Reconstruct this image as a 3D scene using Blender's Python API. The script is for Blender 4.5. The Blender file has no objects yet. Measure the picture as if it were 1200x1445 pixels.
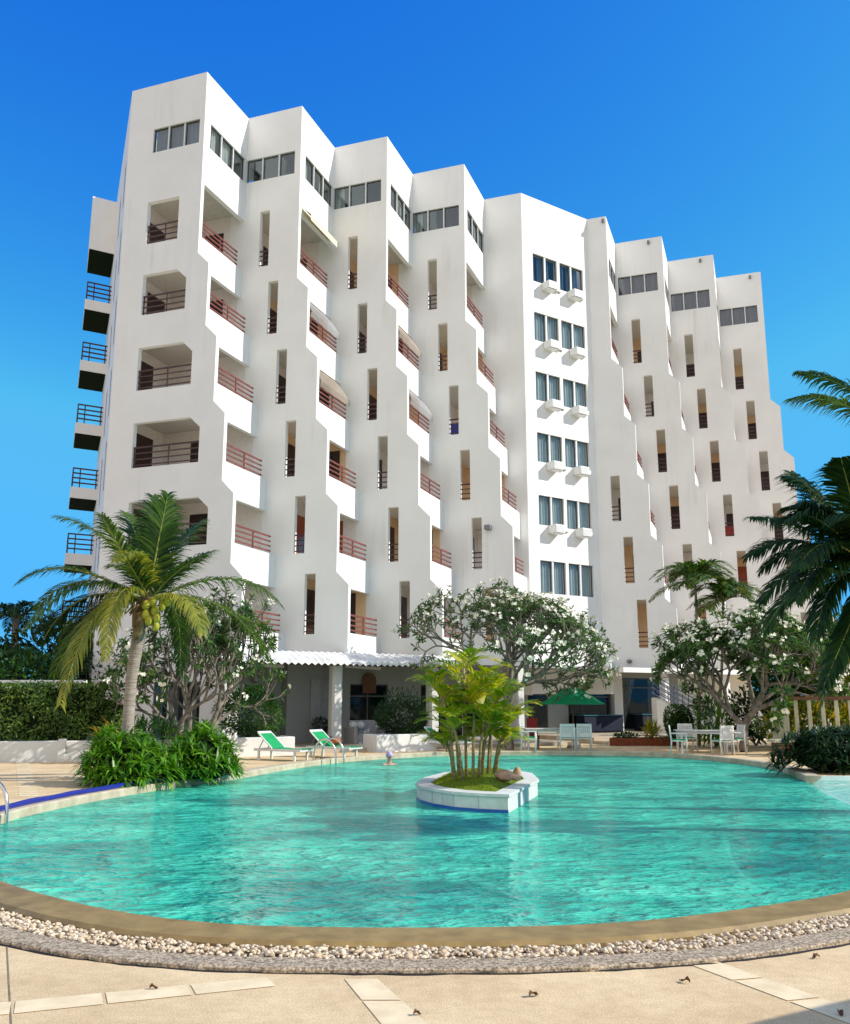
import bpy, math, random
import numpy as np
from mathutils import Vector, Matrix
from mathutils.geometry import tessellate_polygon
R = math.radians
rng = random.Random(7)
nr = np.random.default_rng(11)
scene = bpy.context.scene
COL = scene.collection

# ------------------------------------------------------------------ materials
def newmat(name):
    m = bpy.data.materials.new(name); m.use_nodes = True
    nt = m.node_tree; nt.nodes.clear()
    out = nt.nodes.new('ShaderNodeOutputMaterial')
    return m, nt, out
def N(nt, t, **kw):
    n = nt.nodes.new(t)
    for k, v in kw.items():
        if k.startswith('i_'):
            key = k[2:]
            key = int(key) if key.isdigit() else key.replace('_', ' ')
            n.inputs[key].default_value = v
        else: setattr(n, k, v)
    return n
def rgba(c): return (c[0], c[1], c[2], 1)
def ramp(nt, fac, stops, interp='LINEAR'):
    r = nt.nodes.new('ShaderNodeValToRGB'); r.color_ramp.interpolation = interp
    e = r.color_ramp.elements
    while len(e) < len(stops): e.new(0.5)
    for i, (p, c) in enumerate(stops): e[i].position = p; e[i].color = rgba(c) if len(c) == 3 else c
    nt.links.new(fac, r.inputs[0]); return r
def pos_noise(nt, scale, detail=4, rough=0.6, stretch=(1, 1, 1), coord='Position'):
    if coord == 'Position':
        g = N(nt, 'ShaderNodeNewGeometry'); src = g.outputs['Position']
    else:
        g = N(nt, 'ShaderNodeTexCoord'); src = g.outputs['Object']
    mp = N(nt, 'ShaderNodeMapping'); mp.inputs['Scale'].default_value = stretch
    nt.links.new(src, mp.inputs['Vector'])
    n = N(nt, 'ShaderNodeTexNoise'); n.inputs['Scale'].default_value = scale
    n.inputs['Detail'].default_value = detail; n.inputs['Roughness'].default_value = rough
    nt.links.new(mp.outputs[0], n.inputs['Vector'])
    return n
def principled(nt, out, col=None, rough=0.6, spec=0.3, metal=0.0):
    b = N(nt, 'ShaderNodeBsdfPrincipled')
    b.inputs['Roughness'].default_value = rough; b.inputs['Metallic'].default_value = metal
    b.inputs['Specular IOR Level'].default_value = spec
    if col is not None: b.inputs['Base Color'].default_value = rgba(col)
    nt.links.new(b.outputs[0], out.inputs['Surface']); return b
def bump(nt, b, h, strength=0.3, dist=0.02):
    bp = N(nt, 'ShaderNodeBump'); bp.inputs['Strength'].default_value = strength; bp.inputs['Distance'].default_value = dist
    nt.links.new(h, bp.inputs['Height']); nt.links.new(bp.outputs[0], b.inputs['Normal']); return bp
def mat_noise(name, c1, c2, scale=4, rough=0.7, spec=0.25, lo=0.35, hi=0.65, bstr=0.0, bscale=None, bdist=0.01, stretch=(1,1,1), metal=0, detail=5):
    m, nt, out = newmat(name)
    b = principled(nt, out, rough=rough, spec=spec, metal=metal)
    n = pos_noise(nt, scale, detail, stretch=stretch)
    r = ramp(nt, n.outputs['Fac'], [(lo, c1), (hi, c2)])
    nt.links.new(r.outputs[0], b.inputs['Base Color'])
    if bstr:
        n2 = pos_noise(nt, bscale or scale * 6, 4)
        bump(nt, b, n2.outputs['Fac'], bstr, bdist)
    return m
def mat_leaf(name, stops, trans=0.3, rough=0.45, spec=0.35):
    m, nt, out = newmat(name)
    b = N(nt, 'ShaderNodeBsdfPrincipled'); b.inputs['Roughness'].default_value = rough; b.inputs['Specular IOR Level'].default_value = spec
    g = N(nt, 'ShaderNodeNewGeometry')
    n = pos_noise(nt, 1.3, 2)
    mth = N(nt, 'ShaderNodeMath', operation='MULTIPLY_ADD'); mth.inputs[1].default_value = 0.6; 
    nt.links.new(g.outputs['Random Per Island'], mth.inputs[0])
    m2 = N(nt, 'ShaderNodeMath', operation='MULTIPLY_ADD'); m2.inputs[1].default_value = 0.9; m2.inputs[2].default_value = -0.25
    nt.links.new(n.outputs['Fac'], m2.inputs[0]); nt.links.new(m2.outputs[0], mth.inputs[2])
    r = ramp(nt, mth.outputs[0], stops)
    nt.links.new(r.outputs[0], b.inputs['Base Color'])
    t = N(nt, 'ShaderNodeBsdfTranslucent')
    hs = N(nt, 'ShaderNodeHueSaturation'); hs.inputs['Value'].default_value = 1.6; hs.inputs['Saturation'].default_value = 1.1; hs.inputs['Hue'].default_value = 0.485
    nt.links.new(r.outputs[0], hs.inputs['Color']); nt.links.new(hs.outputs[0], t.inputs['Color'])
    mx = N(nt, 'ShaderNodeMixShader'); mx.inputs[0].default_value = trans
    nt.links.new(b.outputs[0], mx.inputs[1]); nt.links.new(t.outputs[0], mx.inputs[2])
    nt.links.new(mx.outputs[0], out.inputs['Surface'])
    return m

def mat_paint(name, base, dirt, streak=0.35):
    m, nt, out = newmat(name)
    b = principled(nt, out, rough=0.62, spec=0.25)
    n1 = pos_noise(nt, 0.55, 5, 0.6)
    n2 = pos_noise(nt, 2.2, 6, 0.65, stretch=(1.6, 1.6, 0.09))
    r1 = ramp(nt, n1.outputs['Fac'], [(0.3, (0, 0, 0)), (0.75, (1, 1, 1))])
    r2 = ramp(nt, n2.outputs['Fac'], [(0.5, (0, 0, 0)), (0.78, (1, 1, 1))])
    mul = N(nt, 'ShaderNodeMath', operation='MULTIPLY_ADD'); mul.inputs[1].default_value = streak
    nk = pos_noise(nt, 0.32, 3, 0.5); rk = ramp(nt, nk.outputs['Fac'], [(0.50, (0, 0, 0)), (0.66, (1, 1, 1))])
    mk = N(nt, 'ShaderNodeMath', operation='MULTIPLY'); nt.links.new(r2.outputs[0], mk.inputs[0]); nt.links.new(rk.outputs[0], mk.inputs[1])
    nt.links.new(mk.outputs[0], mul.inputs[0])
    m3 = N(nt, 'ShaderNodeMath', operation='MULTIPLY'); m3.inputs[1].default_value = 0.22
    nt.links.new(r1.outputs[0], m3.inputs[0]); nt.links.new(m3.outputs[0], mul.inputs[2])
    mx = N(nt, 'ShaderNodeMix', data_type='RGBA')
    mx.inputs[6].default_value = rgba(base); mx.inputs[7].default_value = rgba(dirt)
    nt.links.new(mul.outputs[0], mx.inputs[0]); nt.links.new(mx.outputs[2], b.inputs['Base Color'])
    n3 = pos_noise(nt, 14, 5); bump(nt, b, n3.outputs['Fac'], 0.12, 0.02)
    return m

def mat_sheer(name, col, alpha):
    m, nt, out = newmat(name)
    d = N(nt, 'ShaderNodeBsdfDiffuse'); d.inputs['Color'].default_value = rgba(col)
    tl = N(nt, 'ShaderNodeBsdfTranslucent'); tl.inputs['Color'].default_value = rgba(col)
    a = N(nt, 'ShaderNodeMixShader'); a.inputs[0].default_value = 0.4
    nt.links.new(d.outputs[0], a.inputs[1]); nt.links.new(tl.outputs[0], a.inputs[2])
    t = N(nt, 'ShaderNodeBsdfTransparent')
    mx = N(nt, 'ShaderNodeMixShader'); mx.inputs[0].default_value = alpha
    nt.links.new(t.outputs[0], mx.inputs[1]); nt.links.new(a.outputs[0], mx.inputs[2])
    nt.links.new(mx.outputs[0], out.inputs['Surface']); return m

def mat_glass(name, tint, refl=0.5, rough=0.03, floor=0.15):
    m, nt, out = newmat(name)
    g = N(nt, 'ShaderNodeBsdfGlossy'); g.inputs['Roughness'].default_value = rough; g.inputs['Color'].default_value = (0.8, 0.9, 0.95, 1)
    t = N(nt, 'ShaderNodeBsdfTransparent'); t.inputs['Color'].default_value = rgba(tint)
    lw = N(nt, 'ShaderNodeLayerWeight'); lw.inputs['Blend'].default_value = 0.5
    n = pos_noise(nt, 0.9, 2); bp = N(nt, 'ShaderNodeBump'); bp.inputs['Strength'].default_value = 0.15; bp.inputs['Distance'].default_value = 0.05
    nt.links.new(n.outputs['Fac'], bp.inputs['Height']); nt.links.new(bp.outputs[0], g.inputs['Normal'])
    mx = N(nt, 'ShaderNodeMixShader')
    pw_ = N(nt, 'ShaderNodeMath', operation='POWER'); pw_.inputs[1].default_value = 4.0
    nt.links.new(lw.outputs['Facing'], pw_.inputs[0])
    fl_ = N(nt, 'ShaderNodeMath', operation='MULTIPLY_ADD'); fl_.inputs[1].default_value = 1-floor; fl_.inputs[2].default_value = floor
    nt.links.new(pw_.outputs[0], fl_.inputs[0]); nt.links.new(fl_.outputs[0], mx.inputs[0]); nt.links.new(t.outputs[0], mx.inputs[1]); nt.links.new(g.outputs[0], mx.inputs[2])
    nt.links.new(mx.outputs[0], out.inputs['Surface']); return m

def mat_plain(name, col, rough=0.5, spec=0.3, metal=0.0, var=0.12):
    c2 = tuple(max(0, c * (1 - var)) for c in col)
    return mat_noise(name, col, c2, scale=6, rough=rough, spec=spec, metal=metal)

def mat_deck():
    m, nt, out = newmat('exposed aggregate paving')
    b = principled(nt, out, rough=0.85, spec=0.15)
    n1 = pos_noise(nt, 95, 3, 0.75); n2 = pos_noise(nt, 0.9, 6, 0.65); n3 = pos_noise(nt, 11, 4, 0.6)
    r1 = ramp(nt, n1.outputs['Fac'], [(0.33, (0.56, 0.40, 0.215)), (0.5, (0.79, 0.595, 0.35)), (0.68, (0.92, 0.75, 0.48))])
    r2 = ramp(nt, n2.outputs['Fac'], [(0.32, (0.76, 0.72, 0.68)), (0.6, (1, 1, 1))])
    r3 = ramp(nt, n3.outputs['Fac'], [(0.3, (0.88, 0.87, 0.85)), (0.6, (1, 1, 1))])
    mx = N(nt, 'ShaderNodeMix', data_type='RGBA', blend_type='MULTIPLY'); mx.inputs[0].default_value = 1
    nt.links.new(r1.outputs[0], mx.inputs[6]); nt.links.new(r2.outputs[0], mx.inputs[7])
    mx2 = N(nt, 'ShaderNodeMix', data_type='RGBA', blend_type='MULTIPLY'); mx2.inputs[0].default_value = 1
    nt.links.new(mx.outputs[2], mx2.inputs[6]); nt.links.new(r3.outputs[0], mx2.inputs[7])
    nt.links.new(mx2.outputs[2], b.inputs['Base Color'])
    bump(nt, b, n1.outputs['Fac'], 0.5, 0.006)
    return m

def mat_water(name='pool water surface', cols=((0.015, 0.34, 0.29), (0.05, 0.66, 0.47), (0.11, 0.88, 0.60)), tint=(0.26, 0.95, 0.86, 1), body=0.66):
    m, nt, out = newmat(name)
    nA = pos_noise(nt, 3.4, 3, 0.55, stretch=(0.75, 1.25, 1)); nA.inputs['Distortion'].default_value = 0.25
    nB = pos_noise(nt, 11.0, 3, 0.55, stretch=(0.6, 1.3, 1))
    add = N(nt, 'ShaderNodeMath', operation='MULTIPLY_ADD'); add.inputs[1].default_value = 0.22
    nt.links.new(nB.outputs['Fac'], add.inputs[0]); nt.links.new(nA.outputs['Fac'], add.inputs[2])
    bp = N(nt, 'ShaderNodeBump'); bp.inputs['Strength'].default_value = 1.0; bp.inputs['Distance'].default_value = 0.14
    nt.links.new(add.outputs[0], bp.inputs['Height'])
    gl = N(nt, 'ShaderNodeBsdfGlossy'); gl.inputs['Roughness'].default_value = 0.04
    nt.links.new(bp.outputs[0], gl.inputs['Normal'])
    tr = N(nt, 'ShaderNodeBsdfTransparent'); tr.inputs['Color'].default_value = tint
    df = N(nt, 'ShaderNodeBsdfDiffuse')
    nC = pos_noise(nt, 0.55, 4, 0.6, stretch=(0.6, 1.1, 1))
    r = ramp(nt, nC.outputs['Fac'], [(0.34, cols[0]), (0.50, cols[1]), (0.64, cols[2])])  # dark patches of reflection put into the colour
    rw = ramp(nt, add.outputs[0], [(0.44, (0.62, 0.80, 0.82)), (0.60, (1.0, 1.0, 1.0)), (0.76, (1.7, 1.18, 1.2))])  # ripple highlights and dark troughs painted into the water colour
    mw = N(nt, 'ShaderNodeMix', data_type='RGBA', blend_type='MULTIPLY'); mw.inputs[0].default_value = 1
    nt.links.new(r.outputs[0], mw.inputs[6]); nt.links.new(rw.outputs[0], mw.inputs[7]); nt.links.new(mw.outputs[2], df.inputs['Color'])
    bp2 = N(nt, 'ShaderNodeBump'); bp2.inputs['Strength'].default_value = 1.0; bp2.inputs['Distance'].default_value = 0.3
    nt.links.new(add.outputs[0], bp2.inputs['Height']); nt.links.new(bp2.outputs[0], df.inputs['Normal'])
    a = N(nt, 'ShaderNodeMixShader'); a.inputs[0].default_value = body
    nt.links.new(tr.outputs[0], a.inputs[1]); nt.links.new(df.outputs[0], a.inputs[2])
    lw = N(nt, 'ShaderNodeLayerWeight'); lw.inputs['Blend'].default_value = 0.5
    nt.links.new(bp.outputs[0], lw.inputs['Normal'])
    fr = N(nt, 'ShaderNodeMath', operation='POWER'); fr.inputs[1].default_value = 4.5
    nt.links.new(lw.outputs['Facing'], fr.inputs[0])
    fm = N(nt, 'ShaderNodeMath', operation='MULTIPLY_ADD'); fm.inputs[1].default_value = 0.62; fm.inputs[2].default_value = 0.02
    nt.links.new(fr.outputs[0], fm.inputs[0])
    mx = N(nt, 'ShaderNodeMixShader')
    nt.links.new(fm.outputs[0], mx.inputs[0]); nt.links.new(a.outputs[0], mx.inputs[1]); nt.links.new(gl.outputs[0], mx.inputs[2])
    nt.links.new(mx.outputs[0], out.inputs['Surface'])
    return m

def mat_tiles(name, c1, c2, grout, sx, sz):
    m, nt, out = newmat(name)
    b = principled(nt, out, rough=0.3, spec=0.4)
    g = N(nt, 'ShaderNodeTexCoord')
    br = N(nt, 'ShaderNodeTexBrick'); br.offset = 0.0
    br.inputs['Color1'].default_value = rgba(c1); br.inputs['Color2'].default_value = rgba(c2); br.inputs['Mortar'].default_value = rgba(grout)
    br.inputs['Scale'].default_value = 1; br.inputs['Brick Width'].default_value = sx; br.inputs['Row Height'].default_value = sz
    br.inputs['Mortar Size'].default_value = 0.006
    nt.links.new(g.outputs['Object'], br.inputs['Vector']); nt.links.new(br.outputs[0], b.inputs['Base Color'])
    return m

M = dict(
    white=mat_paint('white render paint', (0.855, 0.84, 0.81), (0.52, 0.49, 0.44), 0.42),
    painted_shade=mat_paint('patio wall with shade in paint', (0.34, 0.36, 0.35), (0.20, 0.21, 0.20), 0.4),  # deep shade of the ground floor put into the wall colour
    white_low=mat_paint('white wall paint weathered', (0.76, 0.75, 0.71), (0.42, 0.40, 0.36), 0.5),
    ceil=mat_plain('balcony ceiling paint', (0.60, 0.56, 0.48), 0.7),
    inner=mat_plain('balcony inside paint', (0.80, 0.74, 0.68), 0.7, var=0.08),
    inner_warm=mat_plain('balcony inside with warm bounce in colour', (0.78, 0.54, 0.32), 0.7, var=0.08),  # warm bounced sunlight put into the wall colour
    rail=mat_noise('red brown railing paint', (0.23, 0.060, 0.05), (0.15, 0.04, 0.035), 3, 0.45, 0.4),
    bars=mat_noise('dark railing paint', (0.07, 0.022, 0.022), (0.045, 0.016, 0.02), 3, 0.45, 0.4),
    frame=mat_plain('window frame', (0.11, 0.12, 0.12), 0.4),
    mull=mat_plain('white mullion', (0.72, 0.73, 0.72), 0.5),
    glass=mat_glass('window glass', (0.78, 0.84, 0.82), 0.42, 0.03, 0.13),
    glass_s=mat_glass('shop glass', (0.6, 0.64, 0.64), 0.4, 0.03, 0.03),
    glass_c=mat_glass('tinted blue window glass', (0.90, 0.95, 0.94), 0.40, 0.03, 0.07),
    dark=mat_plain('dark room', (0.05, 0.055, 0.055), 0.8),
    door=mat_noise('brown door', (0.050, 0.028, 0.022), (0.03, 0.018, 0.016), 3, 0.35, 0.4, stretch=(4, 4, 0.4)),
    door_red=mat_plain('red brown wood door', (0.30, 0.07, 0.03), 0.4),
    cur_blue=mat_noise('blue grey curtain', (0.16, 0.19, 0.26), (0.06, 0.075, 0.12), 9, 0.8, 0.1, stretch=(1, 1, 0.05)),
    cur_purple=mat_noise('plum curtain', (0.20, 0.14, 0.18), (0.08, 0.06, 0.08), 9, 0.8, 0.1, stretch=(1, 1, 0.05)),
    cur_pale=mat_noise('pale curtain', (0.62, 0.62, 0.60), (0.32, 0.34, 0.34), 7, 0.8, 0.1, stretch=(1, 1, 0.05)),
    cur_teal=mat_noise('grey teal blind', (0.40, 0.44, 0.43), (0.33, 0.38, 0.38), 2, 0.8, 0.1),
    acw=mat_plain('air conditioner plastic', (0.78, 0.78, 0.76), 0.4, var=0.06),
    acg=mat_plain('air conditioner grille', (0.22, 0.22, 0.22), 0.5),
    awn=mat_plain('yellow awning canvas', (0.62, 0.47, 0.13), 0.8),
    awnw=mat_plain('cream awning valance', (0.78, 0.72, 0.52), 0.8),
    net=mat_sheer('beige balcony net', (0.62, 0.52, 0.42), 0.55),
    plast=mat_sheer('clear plastic sheet', (0.70, 0.72, 0.74), 0.42),
    deck=mat_deck(),
    band=mat_noise('pale paving tile', (0.86, 0.70, 0.45), (0.72, 0.57, 0.35), 5, 0.8, 0.15, bstr=0.2, bscale=60, bdist=0.004),
    coping=mat_noise('wet sandstone coping', (0.35, 0.235, 0.085), (0.22, 0.145, 0.048), 5, 0.5, 0.35, bstr=0.35, bscale=70, bdist=0.006),
    coping_pale=mat_noise('pale stone coping', (0.60, 0.52, 0.38), (0.42, 0.35, 0.24), 3, 0.7, 0.2),
    kerb=mat_noise('rough grey kerb stone', (0.64, 0.51, 0.36), (0.19, 0.15, 0.105), 42, 0.9, 0.1, 0.38, 0.62, bstr=1.0, bscale=50, bdist=0.016, detail=8),
    pebble=None,
    grav=mat_noise('pebble bed', (0.34, 0.27, 0.19), (0.14, 0.10, 0.07), 40, 0.9, 0.1),
    poolfloor=mat_noise('pool floor mosaic', (0.60, 0.86, 0.82), (0.36, 0.66, 0.64), 1.1, 0.5, 0.3, detail=6),
    poolwall=mat_noise('pool wall mosaic', (0.35, 0.62, 0.62), (0.22, 0.46, 0.48), 3, 0.4, 0.3),
    kidfloor=mat_noise('shallow pool floor', (0.80, 0.86, 0.80), (0.62, 0.76, 0.72), 3, 0.5, 0.3),
    water=mat_water(),
    water_pale=mat_water('shallow water surface', ((0.20, 0.66, 0.56), (0.36, 0.80, 0.68), (0.60, 0.92, 0.80)), (0.72, 0.97, 0.92, 1), 0.45),
    ground=mat_noise('ground lightened for bounce', (0.46, 0.38, 0.26), (0.34, 0.29, 0.18), 0.5, 0.9, 0.1),  # ground colour lightened to bounce light up onto the walls
    hose=mat_plain('blue hose plastic', (0.010, 0.022, 0.26), 0.35, 0.5),
    steel=mat_plain('stainless steel', (0.72, 0.70, 0.66), 0.22, 0.5, 1.0, 0.1),
    green=mat_noise('green sling fabric', (0.012, 0.36, 0.115), (0.01, 0.28, 0.09), 5, 0.6, 0.25),
    greenu=mat_leaf('green parasol canvas', [(0.2, (0.02, 0.26, 0.12)), (0.9, (0.035, 0.33, 0.17))], 0.35, 0.7, 0.1),
    plw=mat_plain('white garden furniture', (0.74, 0.74, 0.72), 0.45, 0.4, var=0.08),
    tabletop=mat_plain('grey white table top', (0.60, 0.58, 0.54), 0.4, 0.4),
    redc=mat_plain('red cushion fabric', (0.30, 0.035, 0.03), 0.8),
    trunk=mat_noise('grey palm trunk', (0.46, 0.39, 0.33), (0.24, 0.19, 0.16), 5, 0.85, 0.1, stretch=(0.6, 0.6, 7), bstr=0.6, bscale=14, bdist=0.02),
    trunk2=mat_noise('thin palm trunk', (0.34, 0.29, 0.20), (0.20, 0.17, 0.12), 4, 0.85, 0.1, stretch=(0.6, 0.6, 5)),
    bark=mat_noise('frangipani bark', (0.30, 0.26, 0.21), (0.13, 0.11, 0.09), 6, 0.85, 0.1, bstr=0.4, bscale=25, bdist=0.01),
    cane=mat_noise('cane stems', (0.48, 0.36, 0.18), (0.22, 0.18, 0.08), 3, 0.6, 0.2, stretch=(1, 1, 9)),
    boot=mat_noise('palm crown fibre', (0.36, 0.24, 0.12), (0.16, 0.10, 0.05), 9, 0.9, 0.1),
    coco=mat_noise('coconut husk', (0.62, 0.55, 0.06), (0.36, 0.38, 0.04), 6, 0.4, 0.35),
    rachis=mat_noise('frond stem', (0.34, 0.36, 0.09), (0.20, 0.24, 0.05), 3, 0.5, 0.3),
    palm=mat_leaf('coconut leaf', [(0.15, (0.014, 0.048, 0.012)), (0.5, (0.048, 0.115, 0.018)), (0.95, (0.15, 0.22, 0.03))], 0.35),
    palm_y=mat_leaf('yellowing coconut leaf', [(0.1, (0.10, 0.16, 0.02)), (0.9, (0.40, 0.36, 0.05))], 0.4),
    palm_d=mat_leaf('coconut leaf with backlit shade in colour', [(0.15, (0.008, 0.026, 0.008)), (0.9, (0.035, 0.085, 0.016))], 0.2, 0.55, 0.15),  # darker leaf copy, backlit shade put into its colour
    areca=mat_leaf('golden cane leaf', [(0.1, (0.07, 0.20, 0.012)), (0.40, (0.24, 0.38, 0.02)), (0.90, (0.70, 0.56, 0.04))], 0.45),
    plum=mat_leaf('frangipani leaf', [(0.1, (0.016, 0.055, 0.014)), (0.55, (0.05, 0.13, 0.026)), (0.95, (0.16, 0.27, 0.045))], 0.3),
    flower=mat_plain('white frangipani flower', (0.85, 0.82, 0.68), 0.6, 0.2, var=0.06),
    bush=mat_leaf('strap leaf', [(0.1, (0.03, 0.11, 0.010)), (0.5, (0.085, 0.24, 0.018)), (0.95, (0.20, 0.40, 0.03))], 0.3, 0.35),
    hedge=mat_leaf('hedge leaf', [(0.1, (0.018, 0.05, 0.010)), (0.5, (0.06, 0.13, 0.02)), (0.95, (0.18, 0.27, 0.04))], 0.3),
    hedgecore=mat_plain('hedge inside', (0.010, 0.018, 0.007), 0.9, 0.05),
    shrub=mat_leaf('shrub leaf', [(0.1, (0.012, 0.045, 0.010)), (0.55, (0.03, 0.10, 0.018)), (0.95, (0.09, 0.19, 0.025))], 0.3),
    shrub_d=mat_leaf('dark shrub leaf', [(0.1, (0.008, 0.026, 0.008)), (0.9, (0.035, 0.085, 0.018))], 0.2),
    croton=mat_leaf('croton leaf', [(0.1, (0.05, 0.12, 0.015)), (0.5, (0.20, 0.24, 0.02)), (0.8, (0.48, 0.36, 0.03)), (0.98, (0.34, 0.10, 0.03))], 0.35),
    grass=mat_leaf('lawn blade', [(0.1, (0.12, 0.20, 0.012)), (0.9, (0.34, 0.42, 0.03))], 0.35),
    turf=mat_noise('mossy turf', (0.16, 0.22, 0.02), (0.10, 0.15, 0.02), 6, 0.9, 0.1),
    rim=mat_noise('white pool island stone', (0.72, 0.72, 0.66), (0.60, 0.61, 0.55), 5, 0.6, 0.3),
    tile=mat_tiles('white wall tiles', (0.62, 0.66, 0.66), (0.68, 0.70, 0.69), (0.42, 0.46, 0.47), 0.3, 0.3),
    reflection_blue=mat_plain('blue waterline painted reflection', (0.02, 0.11, 0.42), 0.25, 0.5),  # blue strip imitating the reflection at the foot of the island wall
    rock=mat_noise('pinkish garden rock', (0.66, 0.45, 0.32), (0.42, 0.25, 0.17), 8, 0.85, 0.15, bstr=0.7, bscale=18, bdist=0.03),
    brick=mat_noise('red brick planter', (0.30, 0.085, 0.04), (0.17, 0.05, 0.028), 9, 0.85, 0.1),
    wood=mat_noise('brown timber', (0.20, 0.10, 0.055), (0.11, 0.055, 0.03), 5, 0.7, 0.2, stretch=(0.3, 3, 3)),
    picket=mat_noise('weathered pale picket', (0.56, 0.52, 0.38), (0.36, 0.34, 0.24), 4, 0.8, 0.15, stretch=(3, 3, 0.4)),
    terrace=mat_noise('terrace tiles', (0.55, 0.46, 0.34), (0.42, 0.35, 0.26), 2, 0.7, 0.2),
    corr=mat_noise('white corrugated sheet', (0.80, 0.80, 0.78), (0.62, 0.62, 0.60), 3, 0.5, 0.3),
    blue=mat_plain('dark blue cloth', (0.006, 0.011, 0.03), 0.7),
    teal=mat_plain('teal counter edge', (0.04, 0.16, 0.20), 0.4),
    skin=mat_plain('skin', (0.52, 0.29, 0.20), 0.5, 0.3, var=0.05),
    lilac=mat_plain('lilac swim cap', (0.52, 0.40, 0.62), 0.4, 0.4, var=0.05),
    orange=mat_plain('orange towel', (0.62, 0.14, 0.05), 0.9, 0.05),
    black=mat_plain('black rubber', (0.018, 0.018, 0.02), 0.6),
    deadleaf=mat_plain('dry leaf', (0.13, 0.06, 0.025), 0.8),
    sofa=mat_plain('white wicker', (0.40, 0.40, 0.40), 0.7),
)
def mat_pebble():
    m, nt, out = newmat('white pebbles')
    b = principled(nt, out, rough=0.65, spec=0.25)
    g = N(nt, 'ShaderNodeNewGeometry')
    r = ramp(nt, g.outputs['Random Per Island'], [(0.0, (0.36, 0.25, 0.15)), (0.2, (0.58, 0.45, 0.30)), (0.6, (0.70, 0.58, 0.42)), (0.85, (0.74, 0.64, 0.49)), (1.0, (0.50, 0.36, 0.26))])
    nt.links.new(r.outputs[0], b.inputs['Base Color']); return m
M['pebble'] = mat_pebble()

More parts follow.
